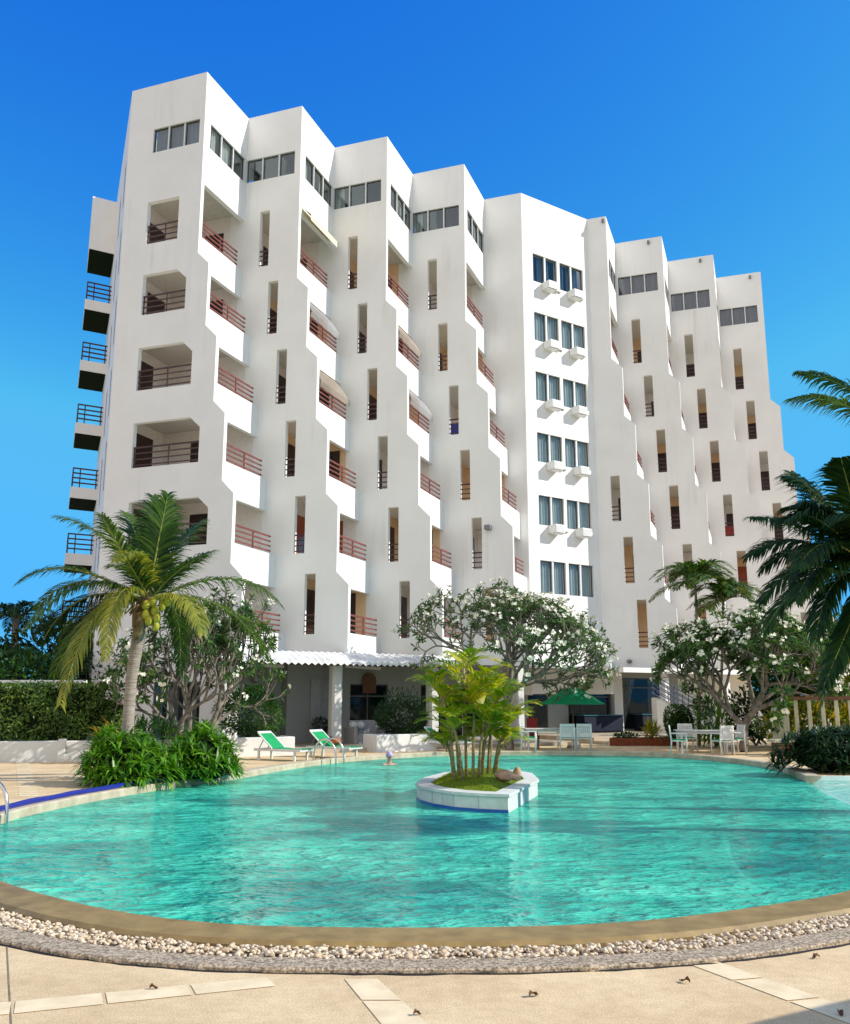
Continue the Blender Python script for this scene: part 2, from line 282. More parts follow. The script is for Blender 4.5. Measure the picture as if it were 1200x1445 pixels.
# ------------------------------------------------------------------ mesh building
class MB:
    def __init__(s): s.v = []; s.f = []
    def add(s, vs, fs):
        o = len(s.v); s.v.extend([tuple(p) for p in vs]); s.f.extend([tuple(i + o for i in f) for f in fs])
    def box(s, x0, x1, y0, y1, z0, z1, xf=None):
        p = [(x, y, z) for z in (z0, z1) for y in (y0, y1) for x in (x0, x1)]
        if xf: p = [xf(*q) for q in p]
        s.add(p, [(0, 2, 3, 1), (4, 5, 7, 6), (0, 1, 5, 4), (2, 6, 7, 3), (0, 4, 6, 2), (1, 3, 7, 5)])
    def bbox(s, x0, x1, y0, y1, z0, z1, b=0.02, xf=None):
        # box with bevelled vertical and top edges
        pts = [(x0+b, y0), (x1-b, y0), (x1, y0+b), (x1, y1-b), (x1-b, y1), (x0+b, y1), (x0, y1-b), (x0, y0+b)]
        cx, cy = (x0+x1)/2, (y0+y1)/2
        ins = [(cx+(x-cx)*(1-2*b/max(1e-6, x1-x0)), cy+(y-cy)*(1-2*b/max(1e-6, y1-y0))) for x, y in pts]
        L = [[(x, y, z0) for x, y in pts], [(x, y, z1-b) for x, y in pts], [(x, y, z1) for x, y in ins]]
        vs = sum(L, [])
        if xf: vs = [xf(*q) for q in vs]
        fs = [tuple(range(7, -1, -1)), tuple(range(16, 24))]
        for r in range(2):
            for i in range(8): j = (i+1) % 8; fs.append((r*8+i, r*8+j, r*8+8+j, r*8+8+i))
        s.add(vs, fs)
    def tube(s, pts, rad, n=6, cap=True):
        pts = [Vector(p) for p in pts]; k = len(pts)
        if not hasattr(rad, '__len__'): rad = [rad] * k
        ref = Vector((0, 0, 1))
        rings = []; prevx = None
        for i, p in enumerate(pts):
            t = (pts[min(i+1, k-1)] - pts[max(i-1, 0)])
            t = t.normalized() if t.length > 1e-9 else Vector((0, 0, 1))
            if prevx is None:
                a = Vector((1, 0, 0)) if abs(t.x) < 0.8 else Vector((0, 1, 0))
                x = (a - t * a.dot(t)).normalized()
            else:
                x = prevx - t * prevx.dot(t)
                x = x.normalized() if x.length > 1e-6 else t.orthogonal().normalized()
            prevx = x; y = t.cross(x)
            rings.append([p + (x * math.cos(2*math.pi*j/n) + y * math.sin(2*math.pi*j/n)) * rad[i] for j in range(n)])
        vs = sum(rings, []); fs = []
        for i in range(k-1):
            for j in range(n):
                j2 = (j+1) % n; fs.append((i*n+j, i*n+j2, (i+1)*n+j2, (i+1)*n+j))
        if cap: fs.append(tuple(range(n-1, -1, -1))); fs.append(tuple((k-1)*n+j for j in range(n)))
        s.add(vs, fs)
    def lathe(s, prof, cx, cy, n=16, cap=True):
        vs = [(cx + r*math.cos(2*math.pi*j/n), cy + r*math.sin(2*math.pi*j/n), z) for r, z in prof for j in range(n)]
        fs = []
        for i in range(len(prof)-1):
            for j in range(n):
                j2 = (j+1) % n; fs.append((i*n+j, i*n+j2, (i+1)*n+j2, (i+1)*n+j))
        if cap: fs.append(tuple(range(n-1, -1, -1))); fs.append(tuple((len(prof)-1)*n+j for j in range(n)))
        s.add(vs, fs)
    def ell(s, c, r, n=10, m=7, jit=0.0, rot=None):
        vs = []; fs = []
        for i in range(m+1):
            a = math.pi*i/m
            for j in range(n):
                b = 2*math.pi*j/n
                k = 1 + (rng.uniform(-jit, jit) if jit else 0)
                p = Vector((r[0]*math.sin(a)*math.cos(b)*k, r[1]*math.sin(a)*math.sin(b)*k, r[2]*math.cos(a)*k))
                if rot is not None: p = rot @ p
                vs.append(p + Vector(c))
        for i in range(m):
            for j in range(n):
                j2 = (j+1) % n; fs.append((i*n+j, (i+1)*n+j, (i+1)*n+j2, i*n+j2))
        s.add(vs, fs)
    def plate(s, outer, holes, d0, d1, xf):
        """polygon with holes in (a, z), from depth d0 to d1; xf(a, d, z)"""
        loops = [outer] + holes
        tri = tessellate_polygon([[Vector((a, z, 0)) for a, z in l] for l in loops])
        flat = [p for l in loops for p in l]; n = len(flat)
        vs = [xf(a, d0, z) for a, z in flat] + [xf(a, d1, z) for a, z in flat]
        fs = [t for t in tri] + [(t[2]+n, t[1]+n, t[0]+n) for t in tri]
        o = 0
        for l in loops:
            k = len(l)
            for i in range(k):
                j = (i+1) % k; fs.append((o+i, o+j, o+j+n, o+i+n))
            o += k
        s.add(vs, fs)
    def quad(s, a, b, c, d): s.add([a, b, c, d], [(0, 1, 2, 3)])

WL = {}                     # world location of empties (no rotation)
def build(name, mb, mat, parent=None, smooth=False, org=None, clean=False):
    me = bpy.data.meshes.new(name)
    o = org if org is not None else (WL.get(parent, (0, 0, 0)) if parent else (0, 0, 0))
    v = np.array(mb.v, dtype=float) - np.array(o)
    me.from_pydata(v.tolist(), [], mb.f)
    if smooth: me.polygons.foreach_set('use_smooth', [True]*len(me.polygons))
    me.update()
    me.materials.append(mat)
    ob = bpy.data.objects.new(name, me); COL.objects.link(ob)
    if parent is None: ob.location = o
    elif parent.type != 'EMPTY': pass
    if parent is not None: ob.parent = parent
    WL[ob] = o
    return ob
def tag(o, label=None, cat=None, group=None, kind=None):
    if label: o['label'] = label
    if cat: o['category'] = cat
    if group: o['group'] = group
    if kind: o['kind'] = kind
    return o
def thing(name, label, cat, loc=(0, 0, 0), group=None):
    o = bpy.data.objects.new(name, None); COL.objects.link(o); o.location = loc; o.empty_display_size = 0.3
    WL[o] = tuple(loc); return tag(o, label, cat, group)
def struct(name, mb, mat, smooth=False, label=None, kind='structure'):
    o = build(name, mb, mat, None, smooth, org=(0, 0, 0)); o['kind'] = kind
    if label: o['label'] = label
    return o
def dup(root, loc, rotz, label, group=None):
    r = root.copy(); COL.objects.link(r); r.location = loc; r.rotation_euler = (0, 0, rotz); r['label'] = label
    if group: r['group'] = group
    for ch in list(root.children):
        c = ch.copy(); COL.objects.link(c); c.parent = r
        for g in list(ch.children):
            d = g.copy(); COL.objects.link(d); d.parent = c
    return r

# ------------------------------------------------------------------ building frame
TH = 0.3454
U = np.array([math.cos(TH), -math.sin(TH)]); V = np.array([math.sin(TH), math.cos(TH)])
B0 = np.array([-8.6261, 32.8056])
DU, DV = 2.5426, 3.2105
RU0, RV0, RDU, RDV = 13.0514, 16.6421, 2.4823, 3.137
ST = 0.4974
def W(u, v, z):
    p = B0 + u*U + v*V; return (p[0], p[1], z)
def Wu(u, d, z, v): return W(u, v + d, z)
ROOF = 26.08
C0 = B0 + 9.49*U + 12.97*V
C1 = B0 + 12.08*U + 16.64*V
CD = (C1-C0)/np.linalg.norm(C1-C0); CN = np.array([CD[1], -CD[0]]); CL = float(np.linalg.norm(C1-C0))
def Wc(t, d, z):     # d>0 goes into the wall
    p = C0 + t*CD - d*CN; return (p[0], p[1], z)
WA = np.array([0.8475, 0.5308]); WA = WA/np.linalg.norm(WA); WPn = np.array([-WA[1], WA[0]])
G0 = np.array([-3.2, 34.0])
def Wg(s, d, z):
    p = G0 + s*WA + d*WPn; return (p[0], p[1], z)

bld = thing('apartment_building', 'tall white apartment block with stepped sawtooth balconies behind the pool', 'building', (B0[0], B0[1], 0))
TOPS = 18.34   # level where the first step of a fin starts

def fin(u_left, u_edge, v, th, holes, steps=True, zb=3.1, drop=None):
    """a wall whose right edge steps outward storey by storey"""
    o = []
    if drop: o += [(u_left, drop[1]), (drop[0], drop[1]), (drop[0], zb)]
    else: o += [(u_left, zb)]
    if steps:
        o.append((u_edge + 5*ST, zb))
        for s in range(4, -1, -1):
            o.append((u_edge + (s+1)*ST, TOPS - 3*s - 0.4985)); o.append((u_edge + s*ST, TOPS - 3*s))
    else: o.append((u_edge, zb))
    o += [(u_edge, ROOF), (u_left, ROOF)]
    m = MB(); m.plate(o, holes, 0, th, lambda a, d, z: W(a, v+d, z))
    return build('wall', m, M['white'], bld)

def rect(a0, a1, z0, z1): return [(a0, z0), (a1, z0), (a1, z1), (a0, z1)]
SLT = [21.57, 18.37, 15.37, 12.37, 9.33, 6.31]; SLB = [19.1, 16.1, 13.1, 10.12, 7.1, 4.06]

def window(xf, a0, a1, z0, z1, panes, curtain, glass='glass', fr='frame', depth=0.10, backing='dark', mull='mull'):
    """panes: list of (a0,a1); xf(a,d,z) with d>0 into the building"""
    m = MB(); t = 0.035
    for p0, p1 in panes:
        m.box(p0, p1, depth-0.03, depth+0.03, z0, z0+t, xf); m.box(p0, p1, depth-0.03, depth+0.03, z1-t, z1, xf)
        m.box(p0, p0+t, depth-0.03, depth+0.03, z0+t, z1-t, xf); m.box(p1-t, p1, depth-0.03, depth+0.03, z0+t, z1-t, xf)
    w = build('window', m, M[fr], bld)
    pn = sorted(panes)
    for (p0, p1), (q0, q1) in zip(pn[:-1], pn[1:]):
        mm = MB(); mm.box(p1, q0, 0.03, 0.16, z0, z1, xf); build('mullion', mm, M[mull], w)
    g = MB()
    for p0, p1 in panes: g.quad(xf(p0+t, depth, z0+t), xf(p1-t, depth, z0+t), xf(p1-t, depth, z1-t), xf(p0+t, depth, z1-t))
    build('pane', g, M[glass], w)
    # room behind: dark back and, where there is one, a curtain hanging in folds
    bk = MB(); bk.quad(xf(a0-0.1, 0.75, z0-0.9), xf(a1+0.06, 0.75, z0-0.9), xf(a1+0.06, 0.75, z1+0.85), xf(a0-0.1, 0.75, z1+0.85))
    build('room_back', bk, M[backing], w)
    if curtain:
        c = MB(); spans = curtain[1] or [(a0, a1)]
        for c0, c1 in spans:
            n = max(4, int((c1-c0)/0.035)); pv = None
            for i in range(n+1):
                a = c0 + (c1-c0)*i/n; d = depth + 0.14 + 0.035*math.sin(i*1.15) + 0.02*math.sin(i*0.37)
                cur = (xf(a, d, z0-0.02), xf(a, d, z1+0.02))
                if pv: c.quad(pv[0], cur[0], cur[1], pv[1])
                pv = cur
        build('curtain', c, M[curtain[0]], w, smooth=True)
    return w
def three(a0, a1): 
    L = a1-a0; g = 0.06; k = (L-2*g)/3
    return [(a0, a0+k), (a0+k+g, a0+2*k+g), (a0+2*k+2*g, a1)]

def bars(xf, a0, a1, z0, z1, d, n=4, posts=(), name='guard_bar', mat='bars', parent=None, h=0.045, w=0.03, post_w=0.035):
    m = MB()
    for i in range(n):
        z = z0 + (z1-z0)*(i/(n-1))
        hh = h*1.35 if i == n-1 else h
        m.box(a0, a1, d-w/2, d+w/2, z-hh/2, z+hh/2, xf)
    for p in posts: m.box(p-post_w/2, p+post_w/2, d-w/2-0.004, d+w/2+0.004, z0-0.12, z1-0.03, xf)
    return build(name, m, M[mat], parent or bld)

inner_cols = ['inner', 'inner_warm', 'inner', 'inner_warm']
def balcony_bay(k, u_prev, u_edge, v0, v1, back=True, smax=6, ucap=None, rightwing=False):
    for s in range(smax):
        ue = u_edge + s*ST
        if ucap: ue = min(ue, ucap)
        ul = u_prev + (0 if k == 1 and not rightwing else s*ST)
        fz = 18.9 - 3*s
        va, vb = v0+0.2, v1
        m = MB()
        # floor slab, drop panel with parapet (its foot is the white fascia)
        m.box(ul-0.25, ue-0.17, va, vb, fz-0.5, fz, W)
        m.box(ue-0.17, ue-0.004, va, vb, TOPS-0.5-3*s, 19.08-3*s, W)
        b = build('balcony', m, M['white'], bld)
        # ceiling of this balcony, a touch below the slab above
        c = MB(); cz = 21.63 if s == 0 else fz+2.5
        c.box(ul, ue-0.02 if s == 0 else ue-ST-0.18, va, vb, cz-0.012, cz-0.004, W)
        build('ceiling', c, M['ceil'], b)
        ih = 2.72 if s == 0 else 2.49
        w = MB(); w.box(ul-0.25, ul, va, vb, fz, fz+ih, W)
        w.box(ul+0.002, ue-ST-0.19, vb-0.03, vb-0.004, fz, fz+ih-0.01, W)
        iw = build('inner_wall', w, M[('inner' if k == 1 else inner_cols[(k*3+s) % 4]) if not rightwing else ['inner_warm', 'inner_warm', 'inner'][(s+k) % 3]], b)
        d = MB(); d0 = va+0.9 + 0.25*((k+s) % 3); d.box(ul+0.002, ul+0.03, d0, d0+1.15, fz+0.002, fz+2.05, W)
        dm = M['door'] if (k, s) != (2, 4) else M['door_red']
        build('door', d, dm, b)
        e0 = ul+(1.25 if k == 1 and not rightwing else 0.35)+0.12*((k*2+s) % 4); e1 = min(e0+0.95, ue-ST-0.45)
        if e1 - e0 > 0.4:
            d = MB(); d.box(e0, e1, vb-0.055, vb-0.032, fz+0.002, fz+2.0, W); build('door', d, dm, b)
        # railing on top of the parapet, in the sunlit plane, stopping short of the next wall
        r = MB(); u = ue-0.09
        for i in range(4):
            z = 19.2 - 3*s + 0.185*i
            hh = 0.05 if i < 3 else 0.065
            r.box(u-0.02, u+0.02, va+0.02, vb-0.32 if i < 4 else vb, z-hh/2, z+hh/2, W)
        for p in (va+0.04, (va+vb)/2-0.1):
            r.box(u-0.022, u+0.022, p-0.022, p+0.022, 19.08-3*s, 19.74-3*s, W)
        build('railing', r, M['rail'], b)

def bay(k, u_prev, u_edge, v0, v1, u_left, th=0.2, win=True, slits=range(6), curtain=None, rightwing=False, drop=None, back=True, holes_override=None, wcur=None, vwin=True):
    holes = []
    if holes_override: holes += holes_override
    else:
        for s in slits:
            r = u_edge + s*ST - 1.35; holes.append(rect(r-0.45, r, SLB[s], SLT[s]))
    wz0, wz1 = 23.03, 24.07
    if win:
        a0 = (u_prev if k != 1 else -2.36); a1 = u_edge-0.27
        if rightwing: a0 = u_prev+0.08; a1 = u_edge-0.33
        if k == 1 and not rightwing: a1 = -0.22
        holes.append(rect(a0, a1, wz0, wz1))
        xf = lambda a, d, z: W(a, v0+d, z)
        window(xf, a0, a1, wz0, wz1, three(a0, a1), wcur)
    fin(u_left, u_edge, v0, th, holes, drop=drop)
    if not holes_override:
        for s in slits:
            r = u_edge + s*ST - 1.35
            bars(lambda a, d, z: W(a, v0+d, z), r-0.45, r, SLB[s]+0.1, SLB[s]+0.72, 0.1, 4)
    # sunlit top wall facing right, with its strip window
    m = MB(); xfv = lambda a, d, z: W(u_edge-d-0.003, a, z)
    vv0, vv1 = v0+th+0.001, v1
    hw = [rect(v0+0.45, v1-0.15, wz0-0.03, wz1)] if vwin else []
    m.plate([(vv0, 21.3), (vv1, 21.3), (vv1, ROOF-0.004), (vv0, ROOF-0.004)], hw, 0, 0.2, xfv)
    build('wall', m, M['white'], bld)
    if vwin: window(xfv, v0+0.45, v1-0.15, wz0-0.03, wz1, three(v0+0.45, v1-0.15), ('cur_pale', [(v0+0.5, v0+1.2), (v0+1.6, v0+2.1)]) if k == 1 else ('cur_pale', [(v0+0.5, v0+1.0), (v1-1.0, v1-0.6)]))
    rf = MB(); rf.box(u_left+0.05, u_edge-0.25, v0+th+0.01, v1-0.01, 25.3, 25.45, W)
    build('roof', rf, M['ceil'], bld)
    balcony_bay(k, u_prev, u_edge, v0, v1, back, rightwing=rightwing, ucap=9.4 if k == 4 and not rightwing else None)

# bay 1: big openings
big = [rect(-2.42, -0.97, 19.09, 20.88)]
oright = [None, -0.46, -0.02, 0.47, 0.98]
ob = [None, 16.14, 13.11, 10.1, 7.06]; ot = [None, 17.81, 14.81, 11.83, 8.8]
for s in range(1, 5):
    big.append([(-2.42, ob[s]), (oright[s], ob[s]), (oright[s], ot[s]-0.42), (oright[s]-0.44, ot[s]), (-2.42, ot[s])])
bay(1, -3.4, 0.0, 0.0, DV, -3.5442, holes_override=big, wcur=('cur_blue', [(-2.36, -1.72), (-1.6, -1.0), (-0.9, -0.22)]))
for s, (z, r) in enumerate([(19.09, -0.97), (16.14, -0.46), (13.11, -0.02), (10.1, 0.47), (7.06, 0.98)]):
    bars(lambda a, d, z_: W(a, d, z_), -2.42, r, z+0.12, z+0.80, 0.1, 4, posts=(-2.38, (-2.42+r)/2+0.1))
bay(2, 0.0, DU, DV, 2*DV, -6.0)
bay(3, DU, 2*DU, 2*DV, 3*DV, -0.5, wcur=('cur_pale', [(2.52, 2.95)]))
bay(4, 2*DU, 3*DU, 3*DV, 12.97, 2.0, wcur=('cur_pale', [(5.1, 5.5)]))
# plain fifth wall, then the windowed centre block
m = MB(); m.plate([(4.4, 1.9), (9.49, 1.9), (9.49, ROOF), (4.4, ROOF)], [], 0, 0.2, lambda a, d, z: W(a, 12.97+d, z))
build('wall', m, M['white'], bld)
CROW = [(21.64, 23.1), (18.6, 20.05), (15.6, 17.03), (12.6, 14.02), (9.6, 11.0), (6.45, 7.95)]
ch = []
for z0, z1 in CROW: ch += [rect(0.68, 2.27, z0, z1), rect(2.45, 4.05, z0, z1)]
m = MB(); m.plate([(0.02, 1.95), (CL-0.02, 1.95), (CL-0.02, ROOF-0.003), (0.02, ROOF-0.003)], ch, 0, 0.25, Wc)
build('wall', m, M['white'], bld)
for i, (z0, z1) in enumerate(CROW):
    cu = ('cur_blue', [(0.72, 1.0), (1.15, 1.9)]) if i == 0 else ('cur_teal', None)
    window(Wc, 0.68, 2.27, z0, z1, [(0.68, 1.44), (1.54, 2.27)], cu, 'glass_c', depth=0.12)
    cu = ('cur_blue', [(2.5, 2.9), (3.1, 3.9)]) if i == 0 else ('cur_teal', None)
    window(Wc, 2.45, 4.05, z0, z1, [(2.45, 3.19), (3.29, 4.05)], cu, 'glass_c', depth=0.12)
    v_ = MB(); v_.box(2.30, 2.42, -0.06, -0.002, z0-0.22, z0-0.15, Wc); build('vent', v_, M['acg'], bld)
# top roof of the centre block
m = MB(); m.plate([(0, 0.2), (CL, 0.2), (CL, 6), (0, 6)], [], 25.3, 25.45, lambda a, d, z: Wc(a, z, d)); build('roof', m, M['ceil'], bld)
# low shaded box at the foot of the centre block
m = MB(); m.box(11.42, 12.55, 15.75, 16.63, 1.96, 3.5, W); build('wall', m, M['white'], bld)
# right wing
for k in range(4):
    u1 = RU0 + k*RDU; v0 = RV0 + k*RDV
    bay(k if k else 5, u1-RDU if k else 10.7, u1, v0, v0+RDV, (u1-RDU-3) if k else 12.0, win=k > 0, slits=range(6) if k else range(3, 6), rightwing=True,
        wcur=('cur_purple', None) if k else None, vwin=True)
# end wall of the left wing going back from the corner, with narrow windows
A = np.array(W(-3.5442, 0, 0)[:2]); ED = np.array([-0.37, 0.93]); ED = ED/np.linalg.norm(ED); EN = np.array([-ED[1], ED[0]])
def We(a, d, z):
    p = A + a*ED - d*EN; return (p[0], p[1], z)
hs = []
for s in range(7):
    z1 = 23.6-3*s
    hs += [rect(1.0, 1.9, z1-2.0, z1), rect(4.0, 4.9, z1-2.0, z1)]
m = MB(); m.plate([(0.003, 0), (10.5, 0), (10.5, ROOF-0.004), (0.003, ROOF-0.004)], hs, 0.002, 0.25, We); build('wall', m, M['white'], bld)
m = MB()
for h in hs:
    m = MB(); m.box(h[0][0]+0.01, h[1][0]-0.01, 0.02, 0.06, h[0][1]+0.01, h[2][1]-0.01, We); build('window', m, M['cur_blue'], bld)
# stack of balconies projecting from the far end of that wall
SO = A + 7.9*ED
SX = np.array([-0.86, -0.51]); SX = SX/np.linalg.norm(SX)
def Ws(a, d, z):
    p = SO + a*SX + d*ED; return (p[0], p[1], z)
m = MB(); m.box(-0.1, 1.15, 0, 2.7, 22.6, 25.3, Ws); build('wall', m, M['white'], bld)
for s in range(7):
    b_ = MB(); z = 19.56-3*s
    if s < 6:
        b_.box(-0.1, 1.15, 0, 0.15, z, z+0.5, Ws); b_.box(1.0, 1.15, 0.15, 2.7, z, z+0.5, Ws); b_.box(-0.1, 1.0, 0.15, 2.7, z, z+0.2, Ws)
        bb = build('balcony', b_, M['white'], bld)
        r = MB()
        for i in range(4):
            zz = z+0.72+i*0.22; r.box(0.0, 1.1, 0.04, 0.09, zz-0.03, zz+0.03, Ws); r.box(1.06, 1.11, 0.09, 2.6, zz-0.03, zz+0.03, Ws)
        for a in (0.78+0.0, 1.085): r.box(a-0.025, a+0.025, 0.035, 0.095, z+0.5, z+1.4, Ws)
        r.box(0.05, 0.1, 0.035, 0.095, z+0.5, z+1.4, Ws)
        build('railing', r, M['bars'], bb)
    cc = MB(); zc = 22.6 if s == 0 else 19.56-3*(s-1); cc.box(-0.08, 1.13, 0.02, 2.68, zc-0.03, zc-0.004, Ws); build('ceiling', cc, M['hedgecore'], bld)  # near-black sheet puts the soffit's shade into the colour
# small wall lamps / spouts and a floodlight box
m = MB(); m.ell(W(13.3, RV0-0.12, 3.45), (0.13, 0.13, 0.1), 10, 6); build('wall_lamp', m, M['acg'], bld, smooth=True)
m = MB(); m.box(9.0, 9.25, 3*DV-0.28, 3*DV-0.003, 8.75, 8.93, lambda a, d, z: W(a-0.55, d, z)); build('floodlight', m, M['acg'], bld)
m = MB()
for k, du_ in ((0, -0.15), (1, -0.7), (2, -0.7), (3, -0.6)):
    u1 = RU0+k*RDU+du_; m.box(u1-0.06, u1+0.06, RV0+k*RDV-0.13, RV0+k*RDV-0.003, 25.72, 25.9, W)
build('roof_spout', m, M['acg'], bld)
# ground floor: columns under the wall tips
for i, s in enumerate((-4.1, 0.0, 4.1, 8.2, 16.45, 20.5)):
    c = MB(); r = 0.2; zb = 0.0
    c.bbox(s-r, s+r, -r, r, zb, 3.08 if s > 9 else 2.98, 0.07, Wg); build('column', c, M['white_low'], bld)
# back walls of the ground floor
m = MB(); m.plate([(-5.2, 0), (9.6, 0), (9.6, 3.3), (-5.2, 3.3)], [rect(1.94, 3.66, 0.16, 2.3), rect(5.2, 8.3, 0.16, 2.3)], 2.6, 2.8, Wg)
build('wall', m, M['painted_shade'], bld)
m = MB(); m.plate([(-3.6, 3.03), (9.4, 3.03), (9.4, 3.2), (-3.6, 3.2)], [], -0.2, 2.59, Wg); build('ceiling', m, M['painted_shade'], bld)
m = MB(); m.box(-0.95, 0.45, 2.1, 2.598, 0.1, 3.02, Wg); build('wall', m, M['painted_shade'], bld)
dd = MB(); dd.box(0.0, 0.4, 2.04, 2.098, 0.15, 2.45, Wg); build('door', dd, M['sofa'], bld)
dd = MB(); dd.box(0.62, 1.55, 2.54, 2.598, 0.15, 2.4, Wg)
d_ = build('door', dd, M['sofa'], bld); hh = MB(); hh.box(1.42, 1.46, 2.48, 2.54, 1.05, 1.2, Wg); build('handle', hh, M['acg'], d_)
def shop(a0, a1, z0, z1, d, cur=None, mul=None):
    f = MB(); t = 0.05
    f.box(a0, a1, d-0.03, d+0.03, z1-t, z1, Wg); f.box(a0, a0+t, d-0.03, d+0.03, z0, z1-t, Wg); f.box(a1-t, a1, d-0.03, d+0.03, z0, z1-t, Wg)
    f.box(a0+t, a1-t, d-0.03, d+0.03, z0, z0+t, Wg)
    for q in (mul or []): f.box(q-0.025, q+0.025, d-0.025, d+0.025, z0+t, z1-t, Wg)
    f.box(a0+t, a1-t, d-0.02, d+0.02, z1-0.5, z1-0.44, Wg)
    w = build('window', f, M['frame'], bld)
    g = MB(); g.quad(Wg(a0+t, d, z0+t), Wg(a1-t, d, z0+t), Wg(a1-t, d, z1-t), Wg(a0+t, d, z1-t)); build('pane', g, M['glass_s'], w)
    b = MB(); b.box(a0-1.5, a1+2.5, d+1.6, d+1.65, 0.02, z1+1.2, Wg); b.box(a0-0.6, a0-0.5, d+0.15, d+1.59, 0.02, z1+1.2, Wg); build('room_back', b, M['dark'], w)
    for c0, c1, pull in (cur or []):
        c = MB(); n = 26; pv = None
        for i in range(n+1):
            q = i/n
            dd_ = d+0.12+0.05*math.sin(i*1.2)
            top = Wg(c0+(c1-c0)*q, dd_, z1-0.06); low = Wg(c0+(c1-c0)*q*pull, dd_, z0+0.05)
            if pv: c.quad(pv[1], low, top, pv[0])
            pv = (top, low)
        build('curtain', c, M['cur_pale'], w, smooth=True)
    return w
shop(1.94, 3.66, 0.16, 2.3, 2.68, mul=[2.75])
m = MB(); m.plate([(-3.5, 0), (2.42, 0), (2.42, 3.095), (-3.5, 3.095)], [rect(-0.9, 1.0, 0.25, 2.3)], 0.02, 0.18, lambda a, d, z: W(a, d, z)); build('wall', m, M['white_low'], bld)
window(lambda a, d, z: W(a, d, z), -0.9, 1.0, 0.25, 2.3, three(-0.9, 1.0), None, 'glass_s')
shop(5.2, 8.3, 0.16, 2.3, 2.68, mul=[6.2, 7.3])
# storefront under the centre block and the curtained room under the right wing
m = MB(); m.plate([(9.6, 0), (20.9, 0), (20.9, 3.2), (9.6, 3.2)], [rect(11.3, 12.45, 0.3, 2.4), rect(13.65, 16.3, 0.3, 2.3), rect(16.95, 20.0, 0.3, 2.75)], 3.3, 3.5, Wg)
build('wall', m, M['painted_shade'], bld)
shop(11.3, 12.45, 0.3, 2.4, 3.38); shop(13.65, 16.3, 0.3, 2.3, 3.38, mul=[14.5])
shop(16.95, 20.0, 0.3, 2.75, 3.38, cur=[(17.0, 18.1, 0.22), (19.0, 19.35, 0.8)])
m = MB(); m.plate([(9.4, 3.02), (24, 3.02), (24, 3.12), (9.4, 3.12)], [], 0.8, 3.29, Wg); build('ceiling', m, M['painted_shade'], bld)
m = MB(); m.box(16.35, 16.9, 3.1, 3.29, 0.25, 3.0, Wg); build('column', m, M['white'], bld)
m = MB(); m.plate([(13.5, 2.86), (27.5, 2.86), (27.5, 3.07), (13.5, 3.07)], [], -0.55, -0.25, Wg); build('beam', m, M['white'], bld)
m = MB(); m.box(20.9, 26.5, 3.3, 3.6, 0, 3.0, Wg); build('wall', m, M['white_low'], bld)
# big back mass so the block is closed behind
m = MB(); m.plate([(-4, 0), (24, 0), (24, 3), (-4, 3)], [], 10.5, 10.8, Wg); build('wall', m, M['white_low'], bld)

# corrugated canopy over the patio
cn = MB(); n = 150; L0, L1 = -4.6, 4.75
pv = None
for i in range(n+1):
    a = L0+(L1-L0)*i/n; dz = 0.035*math.cos(i*math.pi*0.5*1.0)
    top = Wg(a, -0.05, 3.36+dz*0.6); mid = Wg(a, -0.85, 3.0+dz); low = Wg(a, -0.87, 2.90+dz*1.2)
    if pv: cn.quad(pv[0], top, mid, pv[1]); cn.quad(pv[1], mid, low, pv[2])
    pv = (top, mid, low)
cano = thing('corrugated_canopy', 'white corrugated sheet canopy with scalloped edge over the shaded patio', 'canopy', Wg(0, -0.4, 3.0))
build('roof_sheet', cn, M['corr'], cano, smooth=True)
m = MB(); m.box(L0+0.05, L1-0.05, -0.72, -0.66, 2.86, 2.93, Wg); m.box(L0+0.05, L1-0.05, -0.12, -0.06, 3.2, 3.27, Wg); build('batten', m, M['wood'], cano)

# window air conditioners
for i, (z0, z1) in enumerate(CROW[:5]):
    rowname = ['top', 'second', 'third', 'fourth', 'fifth'][i]
    for j, t0 in enumerate((1.22, 2.92)):
        a = thing('air_conditioner', f'boxy white window air conditioner below the {"left" if j == 0 else "right"} window pair in the {rowname} row', 'air conditioner', Wc(t0+0.3, -0.25, z0-0.36), 'window air conditioners on the sunlit centre wall')
        c = MB(); c.bbox(t0, t0+0.62, -0.52, -0.003, z0-0.36, z0+0.02, 0.03, Wc); build('case', c, M['acw'], a)
        g = MB(); 
        for q in range(5): g.box(t0+0.06, t0+0.56, -0.531, -0.522, z0-0.3+q*0.055, z0-0.275+q*0.055, Wc)
        build('grille', g, M['acw'], a)
        l = MB(); l.box(t0+0.63, t0+1.06, -0.16, -0.003, z0-0.2, z0-0.02, Wc); l.box(t0+0.05, t0+0.57, -0.45, -0.003, z0-0.40, z0-0.362, Wc); build('bracket', l, M['acw'], a)
# outdoor unit in the patio
a = thing('outdoor_condenser', 'grey outdoor air conditioner unit with round fan under the corrugated canopy', 'air conditioner', Wg(-1.75, 2.3, 2.35))
c = MB(); c.bbox(-2.2, -1.3, 2.2, 2.55, 2.35, 2.95, 0.03, Wg); build('case', c, M['sofa'], a)
c = MB(); c.lathe([(0.02, 0), (0.22, 0), (0.24, 0.03), (0.2, 0.03)], 0, 0, 20)
c.v = [Wg(-1.9+p[0], 2.197-p[2], 2.65+p[1]) for p in c.v]; build('fan_grille', c, M['acg'], a)
c = MB(); c.box(-2.1, -2.0, 2.25, 2.598, 2.3, 2.348, Wg); c.box(-1.5, -1.4, 2.25, 2.598, 2.3, 2.348, Wg); build('bracket', c, M['acg'], a)

